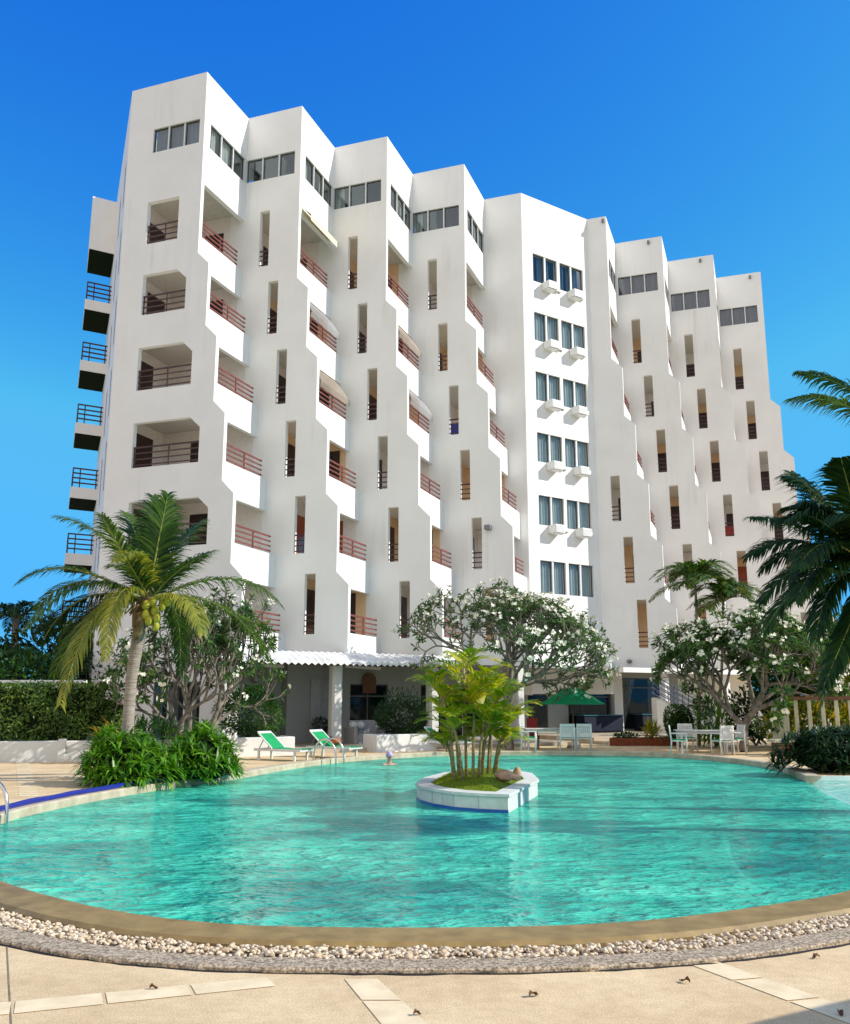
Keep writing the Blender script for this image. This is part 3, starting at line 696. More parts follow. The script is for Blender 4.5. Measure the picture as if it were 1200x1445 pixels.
def cloth(label, u, v, z0, z1, wd, col, name='hanging_cloth'):
    c = MB(); n = 14; pv = None
    for i in range(n+1):
        q = i/n; dv_ = 0.03*math.sin(q*9+u); a = W(u-wd/2+wd*q, v+dv_, z0+0.05*math.sin(q*3.1+u)); b = W(u-wd/2+wd*q, v, z1)
        if pv: c.quad(pv[0], a, b, pv[1])
        pv = (a, b)
    tag(build(name, c, M[col], None, True, org=W(u, v, z0)), label, 'cloth', 'cloths drying on balconies')
cloth('blue cloth hanging behind the railing of a tall slit in the fourth fin', 3*DU+2*ST-1.55, 3*DV+0.42, 13.15, 13.75, 0.6, 'hose')
cloth('pinkish red cloth hanging in a low slit of the right wing beside the palm', RU0+2*RDU+5*ST-1.55, RV0+2*RDV+0.42, 4.2, 5.2, 0.6, 'redc')
cloth('reddish cloth in a middle slit of the right wing next to the far end bay', RU0+2*RDU+3*ST-1.6, RV0+2*RDV+0.42, 10.2, 10.75, 0.5, 'redc')
cloth('pale blue cloth behind the slit low in the second fin', DU+4*ST-1.55, DV+0.42, 7.2, 7.8, 0.6, 'cur_blue')
# balcony awning, nets and plastic sheets
def sheet(name, label, cat, k, s, z_hi, mat, curve):
    ue_up = (k-1)*DU + (s-1)*ST; ue = (k-1)*DU + s*ST
    v0, v1 = (k-1)*DV+0.25, k*DV-0.35
    c = MB(); nv, nz = 18, 10; grid = []
    for i in range(nv+1):
        q = i/nv; row = []
        zl = 19.72-3*s
        for j in range(nz+1):
            p = j/nz
            vmax = v0 + (v1-v0)*q
            cut = curve * max(0, q-0.35)**1.6
            zz = z_hi + (zl - z_hi) * p * (1.0 - cut*0.0)
            vv = v0 + (v1-v0)*q*(1.0 + 0.10*p*curve)
            bulge = 0.12*math.sin(p*math.pi)*curve + 0.02*math.sin(q*22)
            uu = ue_up - 0.05 + (ue + 0.02 - (ue_up-0.05))*min(1, p*1.25) + bulge
            row.append(W(uu, vv, zz))
        grid.append(row)
    for i in range(nv):
        for j in range(nz): c.quad(grid[i][j], grid[i+1][j], grid[i+1][j+1], grid[i][j+1])
    o = build(name, c, M[mat], None, True, org=W(ue, v0, z_hi-1.5)); tag(o, label, cat, 'sheets hung over balconies'); return o
sheet('balcony_sheet', 'clear grey plastic sheet closing the upper balcony of the second stack', 'sheet', 2, 1, 17.82, 'plast', 0.7)
sheet('balcony_net', 'beige net curtain hung over the balcony below the clear sheet in the second stack', 'net', 2, 2, 14.82, 'net', 0.7)
sheet('balcony_sheet', 'pale beige sheet on the balcony just under the top one in the third stack', 'sheet', 3, 1, 17.82, 'net', 0.5)
sheet('balcony_sheet', 'milky plastic sheet bulging over the third balcony down in the third stack', 'sheet', 3, 2, 14.82, 'plast', 1.0)
aw = thing('balcony_awning', 'yellow canvas awning with pale valance above the top balcony of the second stack', 'awning', W(DU, 1.5*DV, 21.3))
c = MB(); c.quad(W(DU+0.03, DV+0.25, 21.55), W(DU+0.03, 2*DV-0.3, 21.55), W(DU+0.42, 2*DV-0.3, 21.2), W(DU+0.42, DV+0.25, 21.2)); build('canvas', c, M['awn'], aw)
c = MB(); n = 24
for i in range(n):
    a0 = DV+0.25+(DV-0.55)*i/n; a1 = DV+0.25+(DV-0.55)*(i+1)/n
    c.quad(W(DU+0.425, a0, 21.2), W(DU+0.425, a1, 21.2), W(DU+0.425, a1, 20.93), W(DU+0.425, a0, 20.93))
build('valance', c, M['awnw'], aw)

# ------------------------------------------------------------------ pool and ground
def spline(pts, per=10):
    P = np.array(pts); n = len(P); out = []
    for i in range(n):
        p0, p1, p2, p3 = P[(i-1) % n], P[i], P[(i+1) % n], P[(i+2) % n]
        for j in range(per):
            t = j/per
            out.append(0.5*((2*p1)+(-p0+p2)*t+(2*p0-5*p1+4*p2-p3)*t*t+(-p0+3*p1-3*p2+p3)*t**3))
    return np.array(out)
near = [(-3.83, 8.92), (-2.86, 8.03), (-2.14, 7.54), (-1.55, 7.29), (-1.02, 7.18), (0.0, 7.14), (1.03, 7.22), (1.85, 7.45), (2.83, 7.95), (3.64, 8.49)]
far = [(5.0, 9.9), (6.1, 11.7), (6.85, 13.8), (7.2, 16.2), (7.75, 18.9), (8.5, 21.7), (9.1, 25.4), (8.6, 28.6), (7.2, 30.9), (5.2, 31.6), (3.0, 31.6), (0.6, 31.1), (-0.9, 29.9), (-2.46, 27.9), (-3.6, 24.9), (-4.35, 22.0), (-5.1, 20.1), (-5.7, 18.1), (-6.05, 16.4), (-6.2, 14.6), (-5.95, 12.6), (-5.1, 10.5)]
OUT = spline(near+far, 8)
def offset(P, d):
    t = np.roll(P, -1, 0)-np.roll(P, 1, 0); t /= np.linalg.norm(t, axis=1)[:, None]
    n = np.stack([t[:, 1], -t[:, 0]], 1)
    dd = np.asarray(d); return P + n*(dd[:, None] if dd.ndim else dd)
# outline runs counter-clockwise, so the outward normal is (ty, -tx)
NP = len(OUT)
kp = [tuple(p) for p in offset(OUT, 0.063) if p[0] > 6.5 and 13.6 < p[1] < 21.7]
KID = kp + [(12.5, 21.9), (12.5, 13.4), (7.4, 13.4)]
DX0, DX1, DY0, DY1 = -30, 30, -6, 60
loops = [[(DX0, DY0), (DX1, DY0), (DX1, DY1), (DX0, DY1)], [tuple(p) for p in offset(OUT, 0.06)], KID]
def flat(loops, z, mb):
    tri = tessellate_polygon([[Vector((a, b, 0)) for a, b in l] for l in loops])
    fl = [p for l in loops for p in l]
    mb.add([(a, b, z) for a, b in fl], [t for t in tri])
loops[1] = [tuple(p) for p in offset(OUT, np.where((OUT[:, 0] > 6.5) & (OUT[:, 1] > 13.6) & (OUT[:, 1] < 21.7), 0.0615, 0.06))]
m = MB(); flat(loops, 0.0, m); struct('pool_deck', m, M['deck'])
m = MB(); S = 900
flat([[(-S, -S), (S, -S), (S, S), (-S, S)], [(DX0, DY0), (DX1, DY0), (DX1, DY1), (DX0, DY1)]], 0.0, m); struct('ground', m, M['ground'])
m = MB(); flat([[tuple(p) for p in OUT]], -1.35, m); struct('pool_floor', m, M['poolfloor'])
m = MB(); 
for i in range(NP):
    a, b = OUT[i], OUT[(i+1) % NP]; zt = -0.16 if (a[0] > 6.5 and 13.6 < a[1] < 21.7) else 0.02
    m.quad((a[0], a[1], zt), (b[0], b[1], zt), (b[0], b[1], -1.35), (a[0], a[1], -1.35))
struct('pool_wall', m, M['poolwall'])
m = MB(); flat([[tuple(p) for p in offset(OUT, 0.0)]], -0.10, m); struct('pool_water', m, M['water'])
m = MB(); flat([KID], -0.3, m); 
for i in range(len(KID)):
    a, b = KID[i], KID[(i+1) % len(KID)]
    if i < len(kp)-1: continue
    m.quad((a[0], a[1], 0.0), (b[0], b[1], 0.0), (b[0], b[1], -0.3), (a[0], a[1], -0.3))
struct('shallow_pool_floor', m, M['kidfloor'])
m = MB(); flat([KID], -0.10, m); struct('shallow_pool_water', m, M['water_pale'])
def ring(d0, d1, z0, z1, zi, lo, hi, mat, name, bev=0.015, kind='structure', jit=0.0):
    P0 = offset(OUT, d0); P1 = offset(OUT, d1); m = MB()
    ids = list(range(lo, hi+1)) if hi - lo < NP else list(range(NP+1))
    prof = []
    for i in ids:
        a, b = P0[i % NP], P1[i % NP]; nn = (b-a)/np.linalg.norm(b-a)
        j = jit*rng.uniform(-1, 1)
        prof.append([(a[0], a[1], zi), (a[0], a[1], z1-bev), (*(a+nn*bev), z1), (*(b-nn*bev+nn*j), z1+j*0.3), (*(b+nn*j), z1-bev), (*(b+nn*j), z0)])
    for p, q in zip(prof[:-1], prof[1:]):
        for k in range(5): m.quad(p[k], q[k], q[k+1], p[k+1])
    if hi - lo < NP:
        for p in (prof[0], prof[-1]): m.add(p, [tuple(range(6))])
    return struct(name, m, M[mat], kind=kind)
# index range of the near arc (from the right side round to the left side)
NA0, NA1 = -2*8, (len(near)+1)*8
NE0, NE1 = NA0, NA1
ring(-0.03, 0.42, 0.0, 0.06, -0.25, NA0, NA1, 'coping', 'pool_coping', 0.03)
gi = [i for i in range(NP) if OUT[i][0] > 6.5 and 13.6 < OUT[i][1] < 21.6]
ring(-0.03, 0.30, 0.0, 0.035, -0.25, max(gi), NP+NA0, 'coping_pale', 'pool_coping', 0.02)
ring(-0.03, 0.30, 0.0, 0.035, -0.25, NA1, min(gi), 'coping_pale', 'pool_coping', 0.02) if False else None
ring(0.0, 0.06, -0.5, -0.20, -0.5, min(gi), max(gi), 'coping_pale', 'pool_divider', 0.01)
ring(0.425, 0.71, 0.0, 0.012, 0.0, NA0, NA1, 'grav', 'pebble_bed', 0.002)
ring(0.70, 0.94, 0.0, 0.032, 0.0, NA0, NA1, 'kerb', 'stone_kerb', 0.012, jit=0.02)
ring(0.935, 0.962, 0.0, 0.004, 0.0, NA0, NA1, 'black', 'paving_joint', 0.001, jit=0.012)
# pebbles
m = MB(); Pn = offset(OUT, 0.0)
ico_v, ico_f = [], []
for i in range(5):
    a = math.pi*i/4
    for j in range(6): ico_v.append((math.sin(a)*math.cos(j*math.pi/3+i*0.5), math.sin(a)*math.sin(j*math.pi/3+i*0.5), math.cos(a)))
for i in range(4):
    for j in range(6): ico_f.append((i*6+j, (i+1)*6+j, (i+1)*6+(j+1) % 6, i*6+(j+1) % 6))
ico_v = np.array(ico_v)
seg = []
idx = list(range(NA0, NA1)); cum = [0]
for i in idx: cum.append(cum[-1]+np.linalg.norm(OUT[(i+1) % NP]-OUT[i % NP]))
for q in range(6800):
    l = rng.uniform(0, cum[-1]); i = min(len(idx)-1, max(0, int(np.searchsorted(cum, l))-1)); f = (l-cum[i])/(cum[i+1]-cum[i])
    d = 0.455+0.255*rng.random()
    a, b = offset_cache[0] if False else (None, None)
    pa = OUT[idx[i] % NP]; pb = OUT[(idx[i]+1) % NP]; t = (pb-pa)/np.linalg.norm(pb-pa); nn = np.array([t[1], -t[0]])
    p = pa+(pb-pa)*f+nn*d
    r = rng.uniform(0.009, 0.021) * (1.25 if rng.random() < 0.12 else 1)
    sc = np.array([r*rng.uniform(1.0, 1.55), r*rng.uniform(0.75, 1.1), r*rng.uniform(0.6, 0.85)])
    an = rng.uniform(0, 6.28); ca, sa = math.cos(an), math.sin(an)
    vv = ico_v*sc*(1+nr.uniform(-0.1, 0.1, (len(ico_v), 1))); vv = np.stack([vv[:, 0]*ca-vv[:, 1]*sa, vv[:, 0]*sa+vv[:, 1]*ca, vv[:, 2]], 1)
    vv += np.array([p[0], p[1], 0.015+0.028*rng.random()])
    m.add(vv.tolist(), ico_f)
o = struct('pebble_strip', m, M['pebble'], True, 'loose white pebbles packed in a curved strip along the near pool edge', 'stuff')
# pale tile bands set in the paving
bands = [[(-0.49, 6.1), (-0.29, 6.1), (0.35, 4.4), (0.06, 4.4)], [(1.67, 6.45), (1.87, 6.5), (2.62, 4.95), (2.40, 4.88)],
         [(2.30, 5.10), (2.42, 4.86), (0.9, 4.3), (0.78, 4.52)],
         [(-2.75, 5.5), (-0.95, 6.13), (-0.87, 5.95), (-2.67, 5.28)], [(-11.2, 26.4), (-10.85, 26.4), (-6.75, 17.0), (-7.1, 17.0)], [(2.44, 5.16), (2.52, 4.97), (6.0, 6.55), (5.92, 6.75)]]
m = MB()
for q in bands:
    q = [np.array(p) for p in q]; L = np.linalg.norm(q[3]-q[0]); W_ = np.linalg.norm(q[1]-q[0])
    if W_ > L: q = [q[1], q[2], q[3], q[0]]; L, W_ = np.linalg.norm(q[3]-q[0]), np.linalg.norm(q[1]-q[0])
    n = max(1, round(L/0.46))
    for i in range(n):
        a, b = i/n+0.006, (i+1)/n-0.006
        pts = [q[0]+(q[3]-q[0])*a, q[1]+(q[2]-q[1])*a, q[1]+(q[2]-q[1])*b, q[0]+(q[3]-q[0])*b]
        m.add([(p[0], p[1], 0.004) for p in pts], [(0, 1, 2, 3)])
struct('paving_band', m, M['band'])
m = MB()
for (a, b) in (((-2.95, 7.05), (-1.75, 4.4)), ((-7.0, 9.0), (-4.0, 7.6)), ((3.3, 7.0), (4.6, 4.4))):
    a, b = np.array(a), np.array(b); d = (b-a)/np.linalg.norm(b-a); q = np.array([-d[1], d[0]])*0.004
    m.add([(*(a-q), 0.003), (*(a+q), 0.003), (*(b+q), 0.003), (*(b-q), 0.003)], [(0, 1, 2, 3)])
struct('paving_joint', m, M['grav'])
m = MB(); m.add([(-2.95, 7.1, 0.004), (-2.90, 7.1, 0.004), (-1.9, 4.4, 0.004), (-2.6, 4.4, 0.004), (-4.6, 4.4, 0.004)], [(0, 1, 2, 3, 4)]) if False else None
# dry leaves
for i, (x, y, l) in enumerate([(-1.58, 5.88, 'small curled brown leaf lying on the paving at the lower left'), (2.22, 5.42, 'brown leaf scrap by the corner of the pale tile bands at lower right'), (-0.04, 5.42, 'tiny dry leaf at the bottom centre of the paving'), (-2.30, 6.70, 'dry leaf fragment against the kerb at the left'), (-1.98, 6.55, 'reddish dry leaf just outside the kerb left of centre'), (1.33, 6.36, 'dark leaf scrap against the kerb by the tile band'), (1.55, 6.02, 'small brown leaf beside the diagonal tile band'), (0.62, 5.75, 'tiny tan leaf curl right of the middle tile band'), (-1.15, 6.55, 'leaf crumb against the kerb above the left tile row'), (2.55, 6.55, 'dry leaf scrap by the kerb near the right frame edge')]):
    m = MB(); a = rng.uniform(0, 6.28); s = rng.uniform(0.022, 0.04)
    pts = []
    for q in range(7):
        t = q/6; wd = s*0.55*math.sin(math.pi*(0.06+0.9*t))
        for sd in (-1, 0, 1):
            X = (t-0.5)*2*s; Y = sd*wd; Z = 0.008+abs(sd)*0.014*rng.uniform(.5, 1.4)+0.012*math.sin(t*5)
            pts.append((x+X*math.cos(a)-Y*math.sin(a), y+X*math.sin(a)+Y*math.cos(a), max(0.006, Z)))
    for q in range(6):
        for c in range(2): m.add([pts[q*3+c], pts[q*3+c+1], pts[q*3+4+c], pts[q*3+3+c]], [(0, 1, 2, 3)])
    tag(build('dry_leaf', m, M['deadleaf'], None, True, org=(x, y, 0)), l, 'leaf', 'dry leaves scattered on the paving')
# blue hose on the left rim
P = offset(OUT, 0.16); hi = [i for i in range(NP) if P[i][0] < -4.75 and 12.0 < P[i][1] < 20.4]
m = MB(); m.tube([(P[i][0], P[i][1]+0.0, 0.065+0.006*math.sin(i)) for i in hi], 0.05, 8)
tag(build('pool_hose', m, M['hose'], None, True, org=(-5.6, 17, 0.05)), 'blue hose lying along the left rim of the pool', 'hose')
# patio and terrace floors
m = MB(); m.box(-5.6, 9.3, -2.4, 2.59, 0.001, 0.12, Wg); struct('patio', m, M['terrace'])
m = MB(); m.box(10.2, 24, -2.2, 3.29, 0.001, 0.24, Wg); m.box(10.2, 24, -2.7, -2.203, 0.001, 0.12, Wg); struct('terrace', m, M['terrace'])

# ------------------------------------------------------------------ vegetation helpers
def bez(P0, P1, P2, n):
    P0, P1, P2 = map(np.array, (P0, P1, P2)); t = np.linspace(0, 1, n)[:, None]
    return (1-t)**2*P0 + 2*(1-t)*t*P1 + t*t*P2
def unit(a):
    n = np.linalg.norm(a); return a/n if n > 1e-9 else a
def frond(mb, rb, P0, P1, P2, leaf, n=46, width=0.035, droop=0.55, vshape=0.25, start=0.12, sweep=0.75, rad=0.022, fold=1.0, side_hint=None):
    C = bez(P0, P1, P2, n+1)
    rb.tube([tuple(p) for p in C[::max(1, n//10)]], [rad*(1-0.8*i/max(1, len(C[::max(1, n//10)])-1)) for i in range(len(C[::max(1, n//10)]))], 5)
    up = np.array([0, 0, 1.0])
    for i in range(int(n*start), n+1):
        t = i/n; T = unit(C[min(i+1, n)]-C[max(i-1, 0)])
        S = np.cross(T, up)
        if np.linalg.norm(S) < 0.25 and side_hint is not None: S = np.array(side_hint, float)
        S = unit(S); Nn = np.cross(S, T)
        L = leaf*(0.45+0.55*math.sin(math.pi*min(1, 0.25+t*0.62)))*(1-0.55*max(0, t-0.75)/0.25)*rng.uniform(0.82, 1.12)
        for sd in (-1, 1):
            d = unit(S*sd*fold + T*(sweep+0.5*t) + Nn*vshape + nr.normal(0, 0.09, 3))
            wv = unit(np.cross(d, Nn))*width*0.5
            p = C[i] + nr.normal(0, 0.004, 3); pts = []
            for k in range(4):
                wk = (0.6, 1.0, 0.7, 0.06)[k]
                pts.append(p - wv*wk); pts.append(p + wv*wk)
                p = p + d*L/3; d = unit(d + np.array([0, 0, -1])*droop*(0.6+0.4*k)*rng.uniform(0.7, 1.3))
            mb.add(pts, [(0, 1, 3, 2), (2, 3, 5, 4), (4, 5, 7, 6)])
def leaf_diamond(mb, p, d, side, L, w, fold=0.25, nn=None):
    d = unit(d); s = unit(side - d*np.dot(side, d)); n = np.cross(s, d)
    a = p; b = p + d*L*0.5 + s*w*0.5 + n*w*fold; c = p + d*L - n*L*0.08; e = p + d*L*0.5 - s*w*0.5 + n*w*fold; mid = p + d*L*0.5
    mb.add([a, b, c, e], [(0, 1, 2), (0, 2, 3)])
def leaf_long(mb, p, d, L, w, droop):
    """strap leaf, 3 segments with droop"""
    d = unit(d); s = unit(np.cross(d, np.array([0, 0, 1.0]) + nr.normal(0, 0.15, 3)))*w*0.5; pts = []
    for k in range(4):
        wk = (0.5, 1.0, 0.75, 0.05)[k]
        pts += [p - s*wk, p + s*wk]; p = p + d*L/3; d = unit(d + np.array([0, 0, -droop]))
    mb.add(pts, [(0, 1, 3, 2), (2, 3, 5, 4), (4, 5, 7, 6)])

def frangipani(name_label, base, cen, rad, depth=6, flowers=0.6, lean=(0, 0), leaves=9, leafL=0.30, shade=None, group='frangipani trees', seed=1, bare=0.0, lmat='plum', fsize=0.085):
    r = random.Random(seed); base = np.array(base, float); cen = np.array(cen, float); rad = np.array(rad, float)
    segs = []; tips = []
    def grow(p, d, L, rr, lev):
        n = 3; pts = [p]; q = p; dd = d
        for i in range(n):
            dd = unit(dd + np.array([r.gauss(0, .16), r.gauss(0, .16), r.gauss(0.05, .12)])); q = q + dd*L/n; pts.append(q)
        segs.append((pts, rr, rr*0.74))
        if lev == 0: tips.append((q, dd)); return
        k = 3 if (r.random() < 0.42 or lev == depth) else 2
        a0 = r.uniform(0, 6.28); x = unit(np.cross(dd, np.array([0.3, 0.2, 0.9]))); y = np.cross(dd, x)
        for j in range(k):
            a = a0 + 2*math.pi*j/k + r.gauss(0, .3); sp = r.uniform(0.45, 0.85)
            nd = unit(dd + (x*math.cos(a)+y*math.sin(a))*sp + np.array([0, 0, 0.10]))
            grow(q, nd, L*r.uniform(0.72, 0.92), rr*0.70, lev-1)
    grow(np.zeros(3), unit(np.array([lean[0], lean[1], 1.0])), 1.0, 0.17, depth)
    T = np.array([t[0] for t in tips]); lo, hi = np.percentile(T, 2, axis=0), np.percentile(T, 98, axis=0)
    # fit: keep the base, map the tips onto the crown ellipsoid box
    sc = (rad*2)/(hi-lo)
    def mp(p):
        q = cen + (p-(lo+hi)/2)*sc
        z = p[2]/max(1e-6, lo[2]) if lo[2] > 0 else 1
        w = min(1.0, max(0.0, p[2]/max(0.8, (lo[2]+hi[2])*0.42)))
        w = w*w*(3-2*w)
        b = base + np.array([p[0]*0.6, p[1]*0.6, 0]) + np.array([0, 0, (cen[2]-base[2])*p[2]/((lo[2]+hi[2])/2)])
        return b*(1-w)+q*w
    t = thing('frangipani_tree', name_label, 'tree', tuple(base), group)
    tr = MB()
    for pts, r0, r1 in segs:
        P = [mp(p) for p in pts]; tr.tube([tuple(p) for p in P], [max(0.018, (r0+(r1-r0)*i/3)) for i in range(4)], 6, False)
    build('trunk', tr, M['bark'], t, True)
    lf = MB(); fl = MB()
    for p, d in tips:
        q = mp(p); out = unit((q-cen)/rad); d = unit(d*0.6 + out*0.7 + np.array([0, 0, .35]))
        if r.random() < bare: nl = 2
        else: nl = leaves + r.randint(-3, 3)
        x = unit(np.cross(d, np.array([0.2, 0.5, 0.8]))); y = np.cross(d, x)
        for j in range(nl):
            a = 2.4*j + r.gauss(0, .25); el = r.uniform(0.25, 0.95)
            ld = unit((x*math.cos(a)+y*math.sin(a))*1.0 + d*el + np.array([0, 0, -0.12]))
            leaf_diamond(lf, q - d*r.uniform(0, 0.22), ld, np.cross(ld, d), leafL*r.uniform(0.7, 1.2), leafL*0.30, 0.22)
        if r.random() < flowers:
            c = q + d*r.uniform(0.06, 0.20)
            for j in range(r.randint(3, 7)):
                fc = c + np.array([r.gauss(0, .055), r.gauss(0, .055), r.gauss(0.02, .045)]); fn = unit(d + nr.normal(0, 0.5, 3))
                fx = unit(np.cross(fn, np.array([0.1, 0.7, 0.6]))); fy = np.cross(fn, fx)
                for k in range(5):
                    a = k*1.2566; pd = fx*math.cos(a)+fy*math.sin(a); ps = -fx*math.sin(a)+fy*math.cos(a)
                    leaf_diamond(fl, fc, pd + fn*0.45, ps, fsize*r.uniform(.8, 1.1), fsize*0.72, 0.1)
    build('crown', lf, M[lmat], t)
    if fl.v: build('blossom', fl, M['flower'], t)
    return t

def shrub(name, label, cat, cen, rad, n, L, w, mat, group=None, shell=0.45, stems=6, droop=0.3, floor=None, lobes=7, up=0.25, seed=3, long=False, core=False):
    r = np.random.default_rng(seed); cen = np.array(cen, float); rad = np.array(rad, float)
    base = (cen[0], cen[1], floor if floor is not None else cen[2]-rad[2])
    t = thing(name, label, cat, base, group)
    lob = [(unit(r.normal(0, 1, 3)), r.uniform(0.12, 0.34)) for _ in range(lobes)]
    mb = MB()
    for i in range(n):
        d = unit(r.normal(0, 1, 3)); k = 0.80 + sum(a*max(0, np.dot(d, q))**6 for q, a in lob)
        rr = (shell + (1-shell)*r.random()**0.6)*k
        p = cen + d*rad*rr
        if floor is not None and p[2] < floor+0.03: p[2] = floor+0.03+0.1*r.random()
        ld = unit(d + r.normal(0, 0.65, 3) + np.array([0, 0, up]))
        if long: leaf_long(mb, p, ld, L*r.uniform(.7, 1.25), w, droop)
        else: leaf_diamond(mb, p, ld, np.cross(ld, unit(r.normal(0, 1, 3))), L*r.uniform(.7, 1.25), w*r.uniform(.8, 1.2), 0.2)
    build('crown', mb, M[mat], t)
    st = MB()
    for i in range(stems):
        d = unit(r.normal(0, 1, 3)); p = cen + d*rad*0.6*np.array([1, 1, 0.8])
        st.tube([base, ((base[0]+p[0])/2+r.normal(0, .05), (base[1]+p[1])/2+r.normal(0, .05), (base[2]+p[2])/2), tuple(p)], [0.03, 0.022, 0.012], 5)
    build('stem', st, M['bark'], t, True)
    if core:
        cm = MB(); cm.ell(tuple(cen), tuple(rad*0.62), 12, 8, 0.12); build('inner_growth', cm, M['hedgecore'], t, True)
    return t

# ------------------------------------------------------------------ coconut palm on the left
PX = 0.01518     # metres per step of the frond table at 20 m
pc = np.array([-5.92, 20.0, 3.72])
cp = thing('coconut_palm', 'leaning coconut palm with a cluster of yellow green coconuts behind the strappy bush', 'palm tree', (-6.35, 20.1, 0))
m = MB(); tp = [(-6.22, 20.1, 0), (-6.23, 20.1, 0.5), (-6.23, 20.08, 1.3), (-6.21, 20.05, 2.1), (-6.13, 20.02, 2.75), (-6.0, 20.0, 3.4)]
tp2 = [tuple(p) for a, b in zip(tp[:-1], tp[1:]) for p in (np.array(a)+(np.array(b)-np.array(a))*q for q in np.linspace(0, 1, 6)[:-1])] + [tp[-1]]
m.tube(tp2, [0.125+0.010*math.sin(i*0.35)+0.006*(i % 2) for i in range(len(tp2))], 14); build('trunk', m, M['trunk'], cp, True)
m = MB(); m.tube([(-6.09, 20.0, 3.15), (-6.03, 20, 3.45), (-5.95, 20, 3.75), (-5.9, 20, 4.05)], [0.16, 0.24, 0.2, 0.07], 10)
for i in range(9):
    a = rng.uniform(0, 6.28); m.tube([(-5.98, 20, 3.5), (-5.98+.28*math.cos(a), 20+.28*math.sin(a), 3.62), (-5.98+.42*math.cos(a), 20+.42*math.sin(a), 3.45)], [0.05, 0.03, 0.012], 5)
build('crownshaft', m, M['boot'], cp, True)
m = MB(); m.tube([(-6.0, 19.75, 3.5), (-5.98, 19.62, 3.3), (-6.0, 19.6, 3.05), (-6.08, 19.66, 2.86)], [0.06, 0.13, 0.10, 0.02], 8); build('dry_husk', m, M['boot'], cp, True)
for dx, dy, dz in [(0.12, -0.32, 3.62), (0.24, -0.26, 3.70), (0.32, -0.34, 3.50), (0.14, -0.38, 3.42), (0.44, -0.22, 3.62), (0.22, -0.42, 3.30), (0.38, -0.36, 3.36), (0.54, -0.2, 3.72), (0.05, -0.36, 3.28), (0.30, -0.16, 3.20)]:
    m = MB(); m.ell((-6.0+dx, 20+dy, dz), (0.085, 0.085, 0.108), 12, 9); build('coconut', m, M['coco'], cp, True)
# tip (right, up), control (right, up), depth of control/tip, material, leaflet length, fold
ft = [((-12, 160), (15, 95), .1, .5, 'palm_d', .66), ((25, 150), (10, 90), -.1, -.35, 'palm', .62), ((5, 148), (5, 85), .2, .4, 'palm_d', .62), ((-160, -55), (-110, 45), .2, .5, 'palm_d', .62), ((-150, -85), (-95, 20), .4, .9, 'palm_d', .5), ((-60, 140), (-25, 100), .4, .9, 'palm', .62), ((55, 130), (20, 90), .5, 1.0, 'palm', .60),
      ((-128, 118), (-45, 105), -.2, -.4, 'palm', .62), ((-160, 22), (-110, 75), -.5, -.9, 'palm', .60), ((-172, -6), (-110, 66), .2, .5, 'palm', .55),
      ((-150, -70), (-110, 30), .6, 1.5, 'palm', .60), ((-145, -100), (-85, 5), -.1, .7, 'palm', .58),
      ((-75, -140), (-62, 30), -.9, -1.5, 'palm_y', .60), ((-25, -80), (-30, 50), -1.1, -1.4, 'palm_y', .50), ((-8, 40), (0, 90), -1.0, -1.9, 'palm_y', .45),
      ((85, 62), (35, 45), -.3, -.5, 'palm', .42), ((185, -2), (120, 70), .0, .2, 'palm', .58), ((100, -50), (70, 30), -.8, -1.4, 'palm_y', .50), ((150, -70), (95, 40), .8, 1.9, 'palm', .55),
      ((60, 95), (30, 70), 1.0, 2.0, 'palm', .58), ((-100, 70), (-45, 75), 1.0, 2.1, 'palm', .58), ((20, -95), (30, 50), 1.1, 1.7, 'palm', .5), ((-40, 105), (-20, 60), -.9, -1.5, 'palm', .5), ((-115, -45), (-80, 55), -1.0, -1.9, 'palm', .55)]
for tip, ctl, dc, dt, mt, ll in ft:
    lb = MB(); rb = MB()
    P1 = pc + np.array([ctl[0]*PX, dc, ctl[1]*PX]); P2 = pc + np.array([tip[0]*PX, dt, tip[1]*PX])
    frond(lb, rb, pc + nr.normal(0, 0.04, 3), P1, P2, ll*1.13, 72, 0.038, 0.5 if tip[1] > 20 else 0.75, 0.15, side_hint=(1, 0.2, 0), rad=0.028)
    fo = build('frond', lb, M[mt], cp); build('frond_stem', rb, M['rachis'], fo, True)

